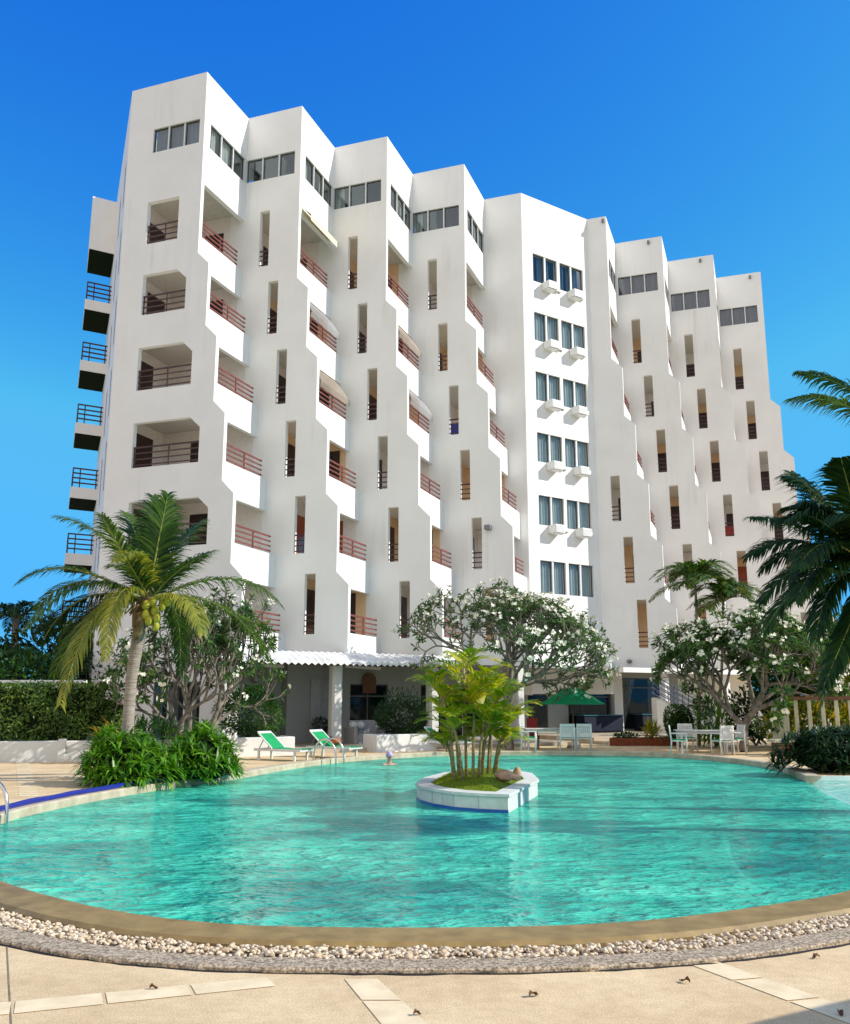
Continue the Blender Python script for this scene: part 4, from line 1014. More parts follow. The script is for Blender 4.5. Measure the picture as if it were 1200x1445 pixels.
# right palm, backlit dark put into its leaf colour, crown at the right edge
def side_palm(label, base, crown, table, px, leafmul, mat='palm_d'):
    c = np.array(crown, float)
    t = thing('coconut_palm', label, 'palm tree', base)
    m = MB(); m.tube([tuple(base), (base[0], base[1], crown[2]*0.5), (crown[0], crown[1], crown[2]-0.2)], [0.19, 0.15, 0.13], 12); build('trunk', m, M['trunk'], t, True)
    for tip, ctl, dc, dt, ll in table:
        lb = MB(); rb = MB()
        frond(lb, rb, c + nr.normal(0, 0.03, 3), c + np.array([ctl[0]*px, dc, ctl[1]*px]), c + np.array([tip[0]*px, dt, tip[1]*px]), ll*leafmul*1.25, 90, 0.044, 0.7, 0.12, side_hint=(1, 0.2, 0), rad=0.022)
        fo = build('frond', lb, M[mat], t); build('frond_stem', rb, M['rachis'], fo, True)
    return t
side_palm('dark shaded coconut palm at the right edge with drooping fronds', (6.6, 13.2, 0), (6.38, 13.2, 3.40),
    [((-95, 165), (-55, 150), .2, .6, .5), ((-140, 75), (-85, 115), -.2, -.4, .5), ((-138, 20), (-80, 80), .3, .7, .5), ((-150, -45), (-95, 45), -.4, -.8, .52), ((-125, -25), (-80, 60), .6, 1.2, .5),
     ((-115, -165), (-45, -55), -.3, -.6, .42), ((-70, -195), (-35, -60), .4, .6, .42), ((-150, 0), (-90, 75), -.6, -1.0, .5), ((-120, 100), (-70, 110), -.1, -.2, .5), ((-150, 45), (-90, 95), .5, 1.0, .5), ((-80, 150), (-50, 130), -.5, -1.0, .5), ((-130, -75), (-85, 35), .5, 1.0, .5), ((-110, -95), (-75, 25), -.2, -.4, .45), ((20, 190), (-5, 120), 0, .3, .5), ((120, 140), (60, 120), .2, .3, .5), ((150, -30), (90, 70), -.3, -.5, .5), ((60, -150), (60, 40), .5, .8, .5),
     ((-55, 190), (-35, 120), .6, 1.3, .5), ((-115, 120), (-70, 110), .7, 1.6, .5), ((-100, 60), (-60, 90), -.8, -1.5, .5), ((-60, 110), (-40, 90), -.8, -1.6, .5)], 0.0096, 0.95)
side_palm('tall coconut palm mostly outside the frame whose frond reaches in at upper right', (8.6, 15.5, 0), (8.45, 15.5, 5.95),
    [((-190, 62), (-115, 82), -.2, -.3, .42), ((-150, 125), (-70, 110), .2, .4, .45), ((-60, 180), (-30, 110), .2, .4, .5), ((90, 150), (50, 120), .2, .3, .5), ((170, 10), (110, 90), 0, .2, .5), ((-70, -100), (-90, 40), -.9, -1.5, .5), ((100, -120), (90, 30), .5, .6, .5), ((10, 60), (0, 100), -1.0, -2.0, .5), ((30, 40), (20, 100), 1.0, 2.0, .5)], 0.0118, 1.0, 'palm')

# slender palms in front of the right wing
def slim_palm(label, base, top, L, n, seed, mat='palm', leaf=0.58):
    r = random.Random(seed); t = thing('slender_palm', label, 'palm tree', base, 'slender palms in front of the right wing')
    m = MB(); mid = ((base[0]+top[0])/2+0.06, (base[1]+top[1])/2, top[2]*0.5)
    m.tube([base, mid, top], [0.07, 0.055, 0.05], 8); build('trunk', m, M['trunk2'], t, True)
    c = np.array(top, float)
    for i in range(n):
        a = 2*math.pi*i/n + r.uniform(-.25, .25); el = r.uniform(0.25, 1.25); d = np.array([math.cos(a), math.sin(a), 0])
        k = L*r.uniform(.8, 1.1)
        lb = MB(); rb = MB()
        frond(lb, rb, c, c + d*k*0.45*math.cos(el*0.8) + np.array([0, 0, k*0.75*math.sin(el)]), c + d*k*math.cos(el*0.6) + np.array([0, 0, k*(0.75*math.sin(el)-0.45)]), leaf, 30, 0.065, 0.35, 0.2, rad=0.016, side_hint=(1, 0, 0))
        fo = build('frond', lb, M[mat], t); build('frond_stem', rb, M['rachis'], fo, True)
    return t
slim_palm('slender palm with a round crown, the tall left one of two', (10.15, 35.6, 0), (10.35, 35.6, 6.0), 1.85, 20, 3)
slim_palm('shorter slender palm with a leaning trunk beside the taller one', (10.85, 35.8, 0), (11.45, 35.8, 5.35), 1.8, 16, 5)

# frangipani trees
frangipani('twiggy grey frangipani with few flowers growing behind the coconut palm', (-6.6, 27.2, 0), (-6.7, 27.6, 3.15), (2.15, 1.9, 1.5), 7, 0.20, (0.1, 0), 10, 0.23, seed=4, bare=0.12, fsize=0.07)
frangipani('spreading white flowered frangipani behind the island, in front of the building centre', (2.9, 33.0, 0), (3.1, 33.0, 3.9), (3.35, 2.4, 1.7), 7, 0.38, (0.15, 0), 8, 0.22, seed=9, fsize=0.078)
frangipani('dense white flowered frangipani beside the right hand table', (10.45, 31.6, 0), (10.9, 31.7, 3.0), (2.75, 2.2, 1.6), 7, 0.55, (-0.05, 0), 11, 0.27, seed=14, fsize=0.078)

# golden cane palms on the island and the island itself
def iz(p): return (p[0], p[1])
isl = thing('pool_island', 'white tiled planter island with grass standing in the pool', 'planter', (1.0, 18.3, -0.1))
front = [(-0.18, 17.55), (-0.10, 17.05), (0.10, 16.5), (0.45, 15.95), (0.85, 15.65), (1.34, 15.45)]
IO = front + [(2.16, 18.35), (2.22, 20.0), (1.9, 20.9), (1.1, 20.95), (0.4, 20.2), (0.0, 18.9)]
IO = [np.array(p) for p in IO]
ic = np.array([1.05, 18.2])
def inset(d):
    n = len(IO); out = []
    for i in range(n):
        a, b, c = IO[i-1], IO[i], IO[(i+1) % n]
        n1 = np.array([-(b-a)[1], (b-a)[0]]); n1 /= np.linalg.norm(n1); n2 = np.array([-(c-b)[1], (c-b)[0]]); n2 /= np.linalg.norm(n2)
        k = (n1+n2); k = k/max(0.6, np.dot(k, k)/2)
        out.append(b+k*d)
    return out
I1 = inset(0.28); Iw = inset(0.03)
m = MB()
for ring_, z in ((IO, 0), ):
    n = len(IO)
    for i in range(n):
        j = (i+1) % n
        a, b, c, d = IO[i], IO[j], I1[j], I1[i]
        m.add([(a[0], a[1], 0.19), (b[0], b[1], 0.19), (c[0], c[1], 0.20), (d[0], d[1], 0.20)], [(0, 1, 2, 3)])
        m.add([(a[0], a[1], 0.19), (b[0], b[1], 0.19), (b[0], b[1], 0.145), (a[0], a[1], 0.145)], [(0, 1, 2, 3)])
        m.add([(d[0], d[1], 0.20), (c[0], c[1], 0.20), (c[0], c[1], 0.0), (d[0], d[1], 0.0)], [(0, 1, 2, 3)])
build('rim', m, M['rim'], isl)
m = MB()
for i in range(len(IO)):
    j = (i+1) % len(IO); a, b = Iw[i], Iw[j]
    m.add([(a[0], a[1], 0.146), (b[0], b[1], 0.146), (b[0], b[1], -1.34), (a[0], a[1], -1.34)], [(0, 1, 2, 3)])
build('wall', m, M['rim'], isl)
m = MB()
for i in range(len(IO)):
    j = (i+1) % len(IO); a, b = inset(0.02)[i], inset(0.02)[j]
    if i >= 5: continue
    m.add([(a[0], a[1], -0.05), (b[0], b[1], -0.05), (b[0], b[1], -0.35), (a[0], a[1], -0.35)], [(0, 1, 2, 3)])
build('painted_reflection', m, M['reflection_blue'], isl)
# tile joints on the wall: thin upright grooves drawn as slim grey strips proud of the wall
m = MB()
for i in range(6):
    a, b = inset(0.025)[i], inset(0.025)[i+1]; L = np.linalg.norm(b-a); k = max(1, int(L/0.3))
    for q in range(k):
        p = a+(b-a)*(q/k); dr = (b-a)/L*0.004
        m.add([(*(p-dr), 0.143), (*(p+dr), 0.143), (*(p+dr), -0.1), (*(p-dr), -0.1)], [(0, 1, 2, 3)])
build('tile_joint', m, M['sofa'], isl)
m = MB(); hz = 0.2
n = len(I1); cx = sum(p[0] for p in I1)/n; cy = sum(p[1] for p in I1)/n
vs = [(p[0], p[1], 0.17) for p in I1] + [(cx+(p[0]-cx)*0.6, cy+(p[1]-cy)*0.6, 0.30) for p in I1] + [(cx, cy, 0.34)]
fs = [(i, (i+1) % n, n+(i+1) % n, n+i) for i in range(n)] + [(n+i, n+(i+1) % n, 2*n) for i in range(n)]
m.add(vs, fs); build('soil', m, M['turf'], isl, True)
gm = MB(); r_ = np.random.default_rng(5)
from mathutils.geometry import intersect_point_tri_2d
for q in range(14000):
    i = r_.integers(0, n); a, b = I1[i], I1[(i+1) % n]; s, t = r_.random(), math.sqrt(r_.random())
    p = np.array([cx, cy])*(1-t) + (a*(1-s)+b*s)*t
    z = 0.34-0.10*min(1, t/0.6)*0.4 - (0.13*max(0, (t-0.6)/0.4)) - 0.02
    L = r_.uniform(0.03, 0.075); d = unit(np.array([r_.normal(0, .45), r_.normal(0, .45), 1])); w = 0.006; an = r_.uniform(0, 3.14)
    wv = np.array([math.cos(an), math.sin(an), 0])*w; P3 = np.array([p[0], p[1], z])
    gm.add([P3-wv, P3+wv, P3+d*L], [(0, 1, 2)])
g_ = struct('island_grass', gm, M['grass'], label='bright short grass covering the pool island', kind='stuff')

def cane_palm(label, x, y, h, lean, seed, nf=6, L=0.75, z0=0.28):
    r = random.Random(seed); t = thing('cane_palm', label, 'palm', (x, y, z0), 'golden cane palms on the pool island')
    top = np.array([x+lean[0], y+lean[1], h])
    m = MB(); m.tube([(x, y, z0-0.08), (x+lean[0]*0.35, y+lean[1]*0.35, z0+(h-z0)*0.5), tuple(top)], [0.032, 0.026, 0.022], 7); build('stem', m, M['cane'], t, True)
    for i in range(nf):
        a = 2*math.pi*i/nf + r.uniform(-.4, .4); el = r.uniform(0.65, 1.45); d = np.array([math.cos(a), math.sin(a), 0]); k = L*r.uniform(.75, 1.15)
        lb = MB(); rb = MB()
        c = top - np.array([0, 0, r.uniform(0, 0.3*(h-z0))])
        frond(lb, rb, c, c + d*k*0.35 + np.array([0, 0, k*0.75*math.sin(el)]), c + d*k*0.9 + np.array([0, 0, k*(0.85*math.sin(el)-0.30)]), 0.32, 17, 0.042, 0.28, 0.3, start=0.22, sweep=0.8, rad=0.012, side_hint=(1, 0, 0))
        fo = build('frond', lb, M['areca'], t); build('frond_stem', rb, M['cane'], fo, True)
    return t
cans = [(0.62, 17.1, 1.95, (-0.30, 0.1), 'leftmost cane palm on the island, leaning left over the water'), (0.75, 16.9, 1.35, (-0.22, -0.2), 'short cane palm low at the front left of the island'), (0.82, 17.3, 2.35, (0.0, 0.0), 'tallest cane palm rising straight from the island clump'),
        (0.92, 17.0, 1.75, (0.10, 0.1), 'cane palm just right of the tallest one on the island'), (1.02, 17.2, 1.45, (0.22, -0.1), 'yellowing cane palm at the middle front of the island clump'), (1.15, 17.9, 2.05, (0.0, 0.3), 'cane palm behind the middle of the island clump'),
        (1.24, 18.0, 1.55, (0.22, 0.0), 'cane palm with yellow leaves beside the rocks on the island'), (1.34, 18.1, 1.30, (0.42, -0.1), 'low cane palm arching right over the island rocks'), (1.30, 18.4, 1.85, (0.25, 0.2), 'rear right cane palm of the island clump'), (0.70, 17.5, 1.6, (-0.1, 0.3), 'cane palm behind the leftmost stem on the island'), (1.12, 17.6, 1.15, (0.12, -0.25), 'small golden cane palm at the foot of the island clump'), (0.60, 17.35, 0.95, (-0.12, -0.1), 'lowest cane palm shoot at the left foot of the island clump'), (1.38, 17.9, 0.95, (0.2, -0.15), 'low yellow cane palm shoot right behind the big island rock')]
for i, (x, y, h, l, lab) in enumerate(cans): cane_palm(lab, x-0.08, y, h, (l[0]*0.8-0.03, l[1]), 20+i, 8, 0.60 if i != 2 else 0.85)
for i, (x, y, z, r, lab) in enumerate([(1.42, 17.3, 0.34, (0.17, 0.13, 0.10), 'large pinkish ribbed rock on the island grass'), (1.62, 17.3, 0.31, (0.09, 0.08, 0.055), 'smaller pink rock at the right of the larger one'), (1.72, 18.0, 0.34, (0.08, 0.08, 0.10), 'upright reddish stone behind the island rocks')]):
    m = MB(); m.ell((x, y, z), r, 12, 8, 0.14); tag(build('garden_rock', m, M['rock'], None, True, org=(x, y, 0.25)), lab, 'rock', 'rocks on the pool island')

# strappy bush by the left rim
def strap_bush(label, cen, rad, n, L, w, mat, seed, name='strappy_bush', group=None, per=11):
    r = np.random.default_rng(seed); cen = np.array(cen, float); rad = np.array(rad, float)
    t = thing(name, label, 'bush', (cen[0], cen[1], 0), group); mb = MB(); st = MB()
    for i in range(n):
        d = unit(r.normal(0, 1, 3)); d[2] = abs(d[2]); k = r.uniform(0.72, 1.02)*(1+0.12*math.sin(4*d[0]+seed)*math.cos(3*d[1]))
        p = np.array([cen[0]+d[0]*rad[0]*k, cen[1]+d[1]*rad[1]*k, 0.08+d[2]*rad[2]*k])
        if i % 6 == 0: st.tube([(cen[0]+d[0]*rad[0]*.35, cen[1]+d[1]*rad[1]*.35, 0), tuple(p)], [0.02, 0.014], 5)
        ax = unit(d + np.array([0, 0, 0.9])); x = unit(np.cross(ax, np.array([0.3, 0.9, 0.2]))); y = np.cross(ax, x)
        for j in range(per):
            a = 2.4*j + r.normal(0, .2); e = r.uniform(0.15, 1.3)
            leaf_long(mb, p, unit((x*math.cos(a)+y*math.sin(a)) + ax*e), L*r.uniform(.75, 1.2), w, 0.32)
    build('foliage', mb, M[mat], t); build('stem', st, M['bark'], t, True)
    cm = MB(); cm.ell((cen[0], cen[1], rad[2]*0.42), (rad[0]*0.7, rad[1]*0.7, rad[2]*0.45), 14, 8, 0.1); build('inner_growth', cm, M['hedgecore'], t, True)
    return t
strap_bush('dense bright green strap leaved bush, left half, by the pool rim', (-6.05, 19.6, 0), (0.95, 1.0, 0.92), 170, 0.34, 0.05, 'bush', 3, group='strap leaved bushes by the left rim')
strap_bush('bright green strap leaved bush, right half, nearer the loungers', (-4.85, 20.9, 0), (0.85, 1.1, 0.98), 165, 0.34, 0.05, 'bush', 8, group='strap leaved bushes by the left rim')
strap_bush('dark spiky shrub mass at the right rim beside the shallow pool', (9.9, 22.9, 0), (1.55, 0.85, 0.95), 240, 0.38, 0.05, 'shrub_d', 12)
strap_bush('dark spiky shrub at the far right edge behind the shallow pool', (12.3, 23.3, 0), (1.2, 0.95, 1.25), 150, 0.40, 0.05, 'shrub_d', 13)

# hedge, its low wall and the wall behind on the left
hd = np.array([0.977, 0.212]); hn = np.array([-hd[1], hd[0]]); H0 = np.array([-10.18, 26.66])
def Wh(s, d, z):
    p = H0 + s*hd + d*hn; return (p[0], p[1], z)
lw = thing('low_wall', 'low white garden wall in front of the clipped hedge at the left', 'wall', Wh(-2, 0, 0))
m = MB(); m.bbox(-9, 3.6, 0, 0.2, 0, 0.56, 0.02, Wh); build('wall_face', m, M['white_low'], lw)
m = MB(); m.bbox(0.02, 0.22, -0.12, -0.002, 0, 0.62, 0.015, Wh); build('pillar', m, M['white_low'], lw)
he = thing('clipped_hedge', 'clipped dark green hedge growing above the low white wall', 'hedge', Wh(-3, 0.9, 0))
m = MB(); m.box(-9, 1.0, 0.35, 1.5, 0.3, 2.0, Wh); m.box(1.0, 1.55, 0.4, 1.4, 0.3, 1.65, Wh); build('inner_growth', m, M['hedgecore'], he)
mb = MB(); r_ = np.random.default_rng(2)
for i in range(17000):
    q = r_.random()
    if q < 0.74: s_, d_, z_ = r_.uniform(-9, 1.7), 0.30+0.06*r_.normal(), r_.uniform(0.5, 2.12); nrm = np.array([0, -1, 0.25])
    elif q < 0.93: s_, d_, z_ = r_.uniform(-9, 1.25), r_.uniform(0.3, 1.55), 2.08+0.05*r_.normal(); nrm = np.array([0, 0, 1])
    else: s_, d_, z_ = 1.62+0.08*r_.normal(), r_.uniform(0.35, 1.5), r_.uniform(0.5, 1.75); nrm = np.array([1, 0, 0.2])
    if s_ > 1.0:
        z_ = min(z_, 2.1-0.55*((s_-1.0)/0.7)**2)
    bumpk = 0.07*math.sin(s_*3.1+z_*4)+0.05*math.sin(s_*7.7-z_*5.1); d_ += bumpk if q < 0.74 else 0
    nv = unit(nrm + r_.normal(0, 0.55, 3)); P = np.array(Wh(s_, d_, z_)); tv = unit(np.cross(nv, r_.normal(0, 1, 3)))
    leaf_diamond(mb, P - tv*0.05, tv+nv*0.35, np.cross(tv, nv), r_.uniform(.08, .14), 0.06, 0.15)
build('foliage', mb, M['hedge'], he)
bw = thing('boundary_wall', 'pale boundary wall whose coping shows above the hedge at the far left', 'wall', (-16, 30.5, 0))
m = MB(); m.box(-22, -10.9, 30.3, 30.5, 0, 2.2); build('wall_face', m, M['white_low'], bw)
m = MB(); m.box(-22, -10.87, 30.25, 30.55, 2.2, 2.3); build('coping', m, M['white_low'], bw)
# trees beyond the wall
side = [(-16.6, 38, 4.9, 2.1, 'dark palm standing beyond the boundary wall at the far left'), (-20.5, 40, 4.4, 2.3, 'second dark palm at the far left border, lower than its neighbour')]
for i, (x, y, h, L, lab) in enumerate(side):
    r = random.Random(50+i); t = thing('feather_palm', lab, 'palm tree', (x, y, 0), 'palms beyond the boundary wall')
    m = MB(); m.tube([(x, y, 0), (x+.1, y, h*0.5), (x, y, h)], [0.2, 0.16, 0.14], 10); build('trunk', m, M['trunk'], t, True)
    for j in range(16):
        a = 2*math.pi*j/16+r.uniform(-.2, .2); el = r.uniform(0.2, 1.35); d = np.array([math.cos(a), math.sin(a), 0]); c = np.array([x, y, h]); k = L*r.uniform(.8, 1.1); lb = MB(); rb = MB()
        frond(lb, rb, c, c + d*k*0.5*math.cos(el*.7) + np.array([0, 0, k*0.6*math.sin(el)]), c + d*k*math.cos(el*.6) + np.array([0, 0, k*(0.7*math.sin(el)-.55)]), .55, 30, 0.06, .4, .2, side_hint=(1, 0, 0))
        fo = build('frond', lb, M['palm_d'], t); build('frond_stem', rb, M['rachis'], fo, True)
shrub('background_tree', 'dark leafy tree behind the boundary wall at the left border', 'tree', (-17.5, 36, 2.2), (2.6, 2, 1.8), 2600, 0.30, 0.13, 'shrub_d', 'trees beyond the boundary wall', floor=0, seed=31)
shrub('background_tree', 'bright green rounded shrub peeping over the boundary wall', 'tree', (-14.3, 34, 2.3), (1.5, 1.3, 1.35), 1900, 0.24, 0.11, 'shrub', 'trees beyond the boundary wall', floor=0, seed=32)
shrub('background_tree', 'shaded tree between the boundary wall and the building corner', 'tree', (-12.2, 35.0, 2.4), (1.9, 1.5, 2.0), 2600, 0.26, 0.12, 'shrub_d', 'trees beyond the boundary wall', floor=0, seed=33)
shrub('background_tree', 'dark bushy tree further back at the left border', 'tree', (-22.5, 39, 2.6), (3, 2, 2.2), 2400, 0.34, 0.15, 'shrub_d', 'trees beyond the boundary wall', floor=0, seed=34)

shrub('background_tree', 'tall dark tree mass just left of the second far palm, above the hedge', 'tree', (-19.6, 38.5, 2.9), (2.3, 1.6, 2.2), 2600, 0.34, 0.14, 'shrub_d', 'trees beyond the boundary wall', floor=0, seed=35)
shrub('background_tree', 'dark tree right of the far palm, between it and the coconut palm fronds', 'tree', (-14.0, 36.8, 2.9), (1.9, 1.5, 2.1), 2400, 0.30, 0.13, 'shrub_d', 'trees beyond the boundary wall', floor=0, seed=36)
# planter walls and shrubs by the patio
for s0, s1, lab in ((-5.4, -2.9, 'low white planter wall behind the first green lounger'), (0.0, 2.35, 'low white planter wall dappled with shade behind the swimmer')):
    t = thing('planter_wall', lab, 'planter', Wg((s0+s1)/2, -2.9, 0), 'white planters along the patio')
    m = MB(); m.bbox(s0, s1, -3.05, -2.87, 0, 0.56, 0.02, Wg); m.bbox(s0, s0+0.16, -2.868, -2.1, 0, 0.56, 0.02, Wg); m.bbox(s1-0.16, s1, -2.868, -2.1, 0, 0.56, 0.02, Wg); build('wall_face', m, M['white_low'], t)
    m = MB(); m.box(s0+0.165, s1-0.165, -2.865, -2.15, 0.001, 0.46, Wg); build('soil', m, M['hedgecore'], t)
c = Wg(-4.0, -2.1, 1.35); shrub('leafy_shrub', 'tall bushy green shrub in the white planter beside the patio column', 'shrub', c, (1.05, 0.8, 0.95), 3400, 0.15, 0.045, 'shrub', 'shrubs in the patio planters', floor=0.4, seed=41)
c = Wg(1.5, -2.2, 1.05); shrub('leafy_shrub', 'dark shaded shrub in the white planter behind the swimmer', 'shrub', c, (1.0, 0.6, 0.75), 2800, 0.15, 0.045, 'shrub_d', 'shrubs in the patio planters', floor=0.4, seed=42)  # this shrub's shade is put into its darker leaf colour
c = Wg(0.25, 1.6, 0.75); shrub('potted_plant', 'small dark potted plant by the patio door', 'plant', c, (0.28, 0.28, 0.3), 260, 0.16, 0.04, 'shrub_d', None, floor=0.35, seed=43)
m = MB(); p = Wg(0.25, 1.6, 0.12); m.lathe([(0.12, 0.12), (0.17, 0.42), (0.19, 0.42), (0.19, 0.45), (0.14, 0.45)], p[0], p[1], 14)
tag(build('plant_pot', m, M['sofa'], None, True, org=p), 'grey pot holding the small plant by the patio door', 'pot')
shrub('leafy_shrub', 'low fern like plants under the twiggy frangipani', 'shrub', (-7.6, 26.2, 0.6), (1.3, 0.8, 0.6), 900, 0.26, 0.06, 'shrub', None, floor=0, seed=44, long=True)
shrub('leafy_shrub', 'yellow tinged plant at the foot of the coconut palm', 'shrub', (-6.75, 20.9, 0.75), (0.5, 0.4, 0.5), 240, 0.32, 0.05, 'croton', None, floor=0, seed=45, long=True)

# red brick planter with spiky plant, right terrace shrubs
c = np.array([8.2, 36.4])
t = thing('brick_planter', 'long low red brick planter on the terrace left of the right hand table', 'planter', (c[0], c[1], 0))
m = MB(); m.bbox(7.0, 9.6, 35.9, 36.5, 0.0, 0.28, 0.03); build('brickwork', m, M['brick'], t)
m = MB(); m.box(7.1, 9.5, 36.0, 36.4, 0.281, 0.30); build('soil', m, M['hedgecore'], t)
shrub('spiky_plant', 'pale spiky plant growing in the red brick planter', 'plant', (8.55, 36.2, 0.42), (0.32, 0.25, 0.35), 150, 0.45, 0.05, 'croton', None, floor=0.28, seed=51, long=True, droop=0.2, up=0.8)
shrub('ground_plant', 'low reddish green plants at the left of the brick planter', 'plant', (7.6, 36.2, 0.36), (0.5, 0.18, 0.1), 260, 0.12, 0.05, 'shrub', None, floor=0.28, seed=52)
shrub('round_topiary', 'rounded clipped green bush behind the left chair of the right table', 'bush', (9.35, 35.2, 0.8), (0.62, 0.55, 0.75), 2200, 0.10, 0.05, 'shrub', None, floor=0, seed=53, shell=0.8, lobes=2, core=True)
shrub('leafy_shrub', 'bright drooping leafy plant behind the right hand table', 'shrub', (10.6, 35.0, 0.9), (0.85, 0.6, 0.8), 520, 0.42, 0.06, 'bush', None, floor=0, seed=54, long=True)
shrub('leafy_shrub', 'dark shrub in the shade behind the dense frangipani', 'shrub', (12.4, 36.0, 1.0), (1.1, 0.7, 1.0), 1400, 0.2, 0.08, 'shrub_d', None, floor=0, seed=55)
# croton and leafy mass beyond the fence
fol = [((12.6, 33.5, 2.6), (1.5, 1.1, 1.7), 'shrub', 'leafy green bush rising behind the left end of the picket fence'), ((14.8, 33.5, 2.3), (1.6, 1.1, 1.5), 'croton', 'golden yellow croton bush glowing behind the picket fence'), ((13.6, 32.4, 0.9), (2.2, 0.6, 0.8), 'croton', 'low yellow green croton seen between the fence pickets'),
       ((15.8, 34.5, 3.4), (1.6, 1.2, 1.6), 'shrub', 'tall green bush above the croton at the right edge'), ((13.4, 35.5, 3.4), (1.5, 1.0, 1.3), 'shrub', 'background bush between frangipani and croton'), ((17.5, 37, 2.8), (2.4, 1.5, 2.5), 'shrub', 'large green tree mass at the right border behind the fence')]
for i, (c, r, mt, lab) in enumerate(fol): shrub('leafy_bush', lab, 'bush', c, r, 2300, 0.27, 0.09, mt, 'bushes behind the picket fence', floor=0, seed=60+i)

# picket fence
F0 = np.array([11.15, 30.2]); F1 = np.array([15.5, 28.3]); FL = np.linalg.norm(F1-F0); FD = (F1-F0)/FL; FN = np.array([-FD[1], FD[0]])
def Wf(s, d, z):
    p = F0 + s*FD + d*FN; return (p[0], p[1], z)
pf = thing('picket_fence', 'weathered pale picket fence with a brown top rail at the right', 'fence', (F0[0], F0[1], 0))
for i in range(11):
    s = 0.55+i*0.39; m = MB(); m.bbox(s-0.06, s+0.06, -0.025, 0.025, 0.3, 1.68, 0.008, Wf); build('picket', m, M['picket'], pf)
m = MB(); m.box(0.35, FL, 0.027, 0.085, 0.5, 0.6, Wf); m.box(0.35, FL, -0.07, 0.07, 1.682, 1.78, Wf); build('rail', m, M['wood'], pf)
m = MB(); m.bbox(-0.18, 0.32, -0.2, 0.2, 0, 1.45, 0.03, Wf); build('post', m, M['picket'], pf)
m = MB(); m.bbox(0.33, FL, -0.1, 0.1, 0, 0.3, 0.02, Wf); build('plinth', m, M['terrace'], pf)
bn = thing('timber_bench', 'brown bench box with overhanging top in front of the fence post', 'bench', (11.2, 29.2, 0))
m = MB(); m.bbox(10.5, 11.9, 28.9, 29.5, 0.42, 0.50, 0.015); build('seat', m, M['picket'], bn)
m = MB(); m.box(10.6, 11.8, 28.97, 29.43, 0.0, 0.415); build('base', m, M['wood'], bn)
# stair with handrails behind the right wing
sv = thing('outdoor_stair', 'white stair with slanted blue grey handrails under the right wing', 'stair', (11.2, 39.6, 0.25))
m = MB()
for i in range(9): m.box(12.1-0.28*i-0.28, 12.1-0.28*i, 39.4, 40.3, 0.25, 0.25+0.17*(i+1))
build('steps', m, M['white_low'], sv)
m = MB()
for y in (39.4, 40.3):
    for k in range(4): m.tube([(12.1, y, 0.5+0.22*k), (9.6, y, 2.0+0.22*k)], 0.025, 6)
    for q in range(5): m.tube([(12.1-0.6*q, y, 0.3+0.36*q), (12.1-0.6*q, y, 1.2+0.36*q)], 0.02, 6)
build('handrail', m, M['cur_blue'], sv)

# ------------------------------------------------------------------ furniture
def lounger(loc, rot, label, back=0.62):
    t = thing('sun_lounger', label, 'sun lounger', (0, 0, 0), 'green sun loungers on the pool deck')
    m = MB(); m.bbox(-0.95, 0.95, -0.33, -0.27, 0.27, 0.34, 0.01); m.bbox(-0.95, 0.95, 0.27, 0.33, 0.27, 0.34, 0.01); m.box(0.87, 0.93, -0.269, 0.269, 0.275, 0.335); m.box(-0.93, -0.87, -0.269, 0.269, 0.275, 0.335); build('frame', m, M['plw'], t)
    for x in (-0.75, 0.7):
        for y in (-0.3, 0.3):
            m = MB(); m.bbox(x-0.035, x+0.035, y-0.03, y+0.03, 0.0, 0.268, 0.008); build('leg', m, M['plw'], t)
    m = MB(); n = 14; pts = [(0.95 - 1.15*i/n, 0.345+0.012*math.sin(i*0.6)) for i in range(n+1)]
    for (a, za), (b, zb) in zip(pts[:-1], pts[1:]): m.add([(a, -0.28, za), (b, -0.28, zb), (b, 0.28, zb), (a, 0.28, za), (a, -0.28, za-0.02), (b, -0.28, zb-0.02), (b, 0.28, zb-0.02), (a, 0.28, za-0.02)], [(0, 1, 2, 3), (7, 6, 5, 4), (0, 4, 5, 1), (3, 2, 6, 7)])
    build('seat_sling', m, M['green'], t)
    m = MB(); a = back; L = 0.70; ca, sa = math.cos(a), math.sin(a)
    xf = lambda x, y, z: (-0.22 - x*ca - z*sa*0 - (z)*sa*(-1)*0 - z*(-sa)*0 - 0*z, y, 0.36 + x*sa + z*ca)
    m.bbox(0.0, L, -0.28, 0.28, -0.012, 0.012, 0.004, xf); bk = build('backrest', m, M['green'], t)
    m = MB(); m.box(L-0.02, L+0.06, -0.31, 0.31, -0.03, 0.03, xf); m.box(0, L-0.02, -0.325, -0.283, -0.025, 0.02, xf); m.box(0, L-0.02, 0.283, 0.325, -0.025, 0.02, xf); build('backrest_frame', m, M['plw'], bk)
    m = MB(); m.tube([(-0.22-0.5*ca, 0.2, 0.36+0.5*sa), (-0.85, 0.2, 0.30)], 0.015, 6); build('strut', m, M['acg'], t)
    m = MB(); m.tube([(-0.22-0.5*ca, -0.2, 0.36+0.5*sa), (-0.85, -0.2, 0.30)], 0.015, 6); build('strut', m, M['acg'], t)
    t.scale = (0.88, 0.95, 0.95); t.location = loc; t.rotation_euler = (0, 0, rot); return t
l1 = lounger((-4.02, 27.35, 0.0), R(-30), 'green sling sun lounger with raised back on the deck left of the pool ladder', 0.64)
l2 = dup(l1, (-2.72, 28.75, 0.0), R(-34), 'green sun lounger half hidden behind the pool ladder')
l3 = dup(l1, (0.75, 32.6, 0.0), R(-20), 'green sun lounger partly hidden behind the island palms')

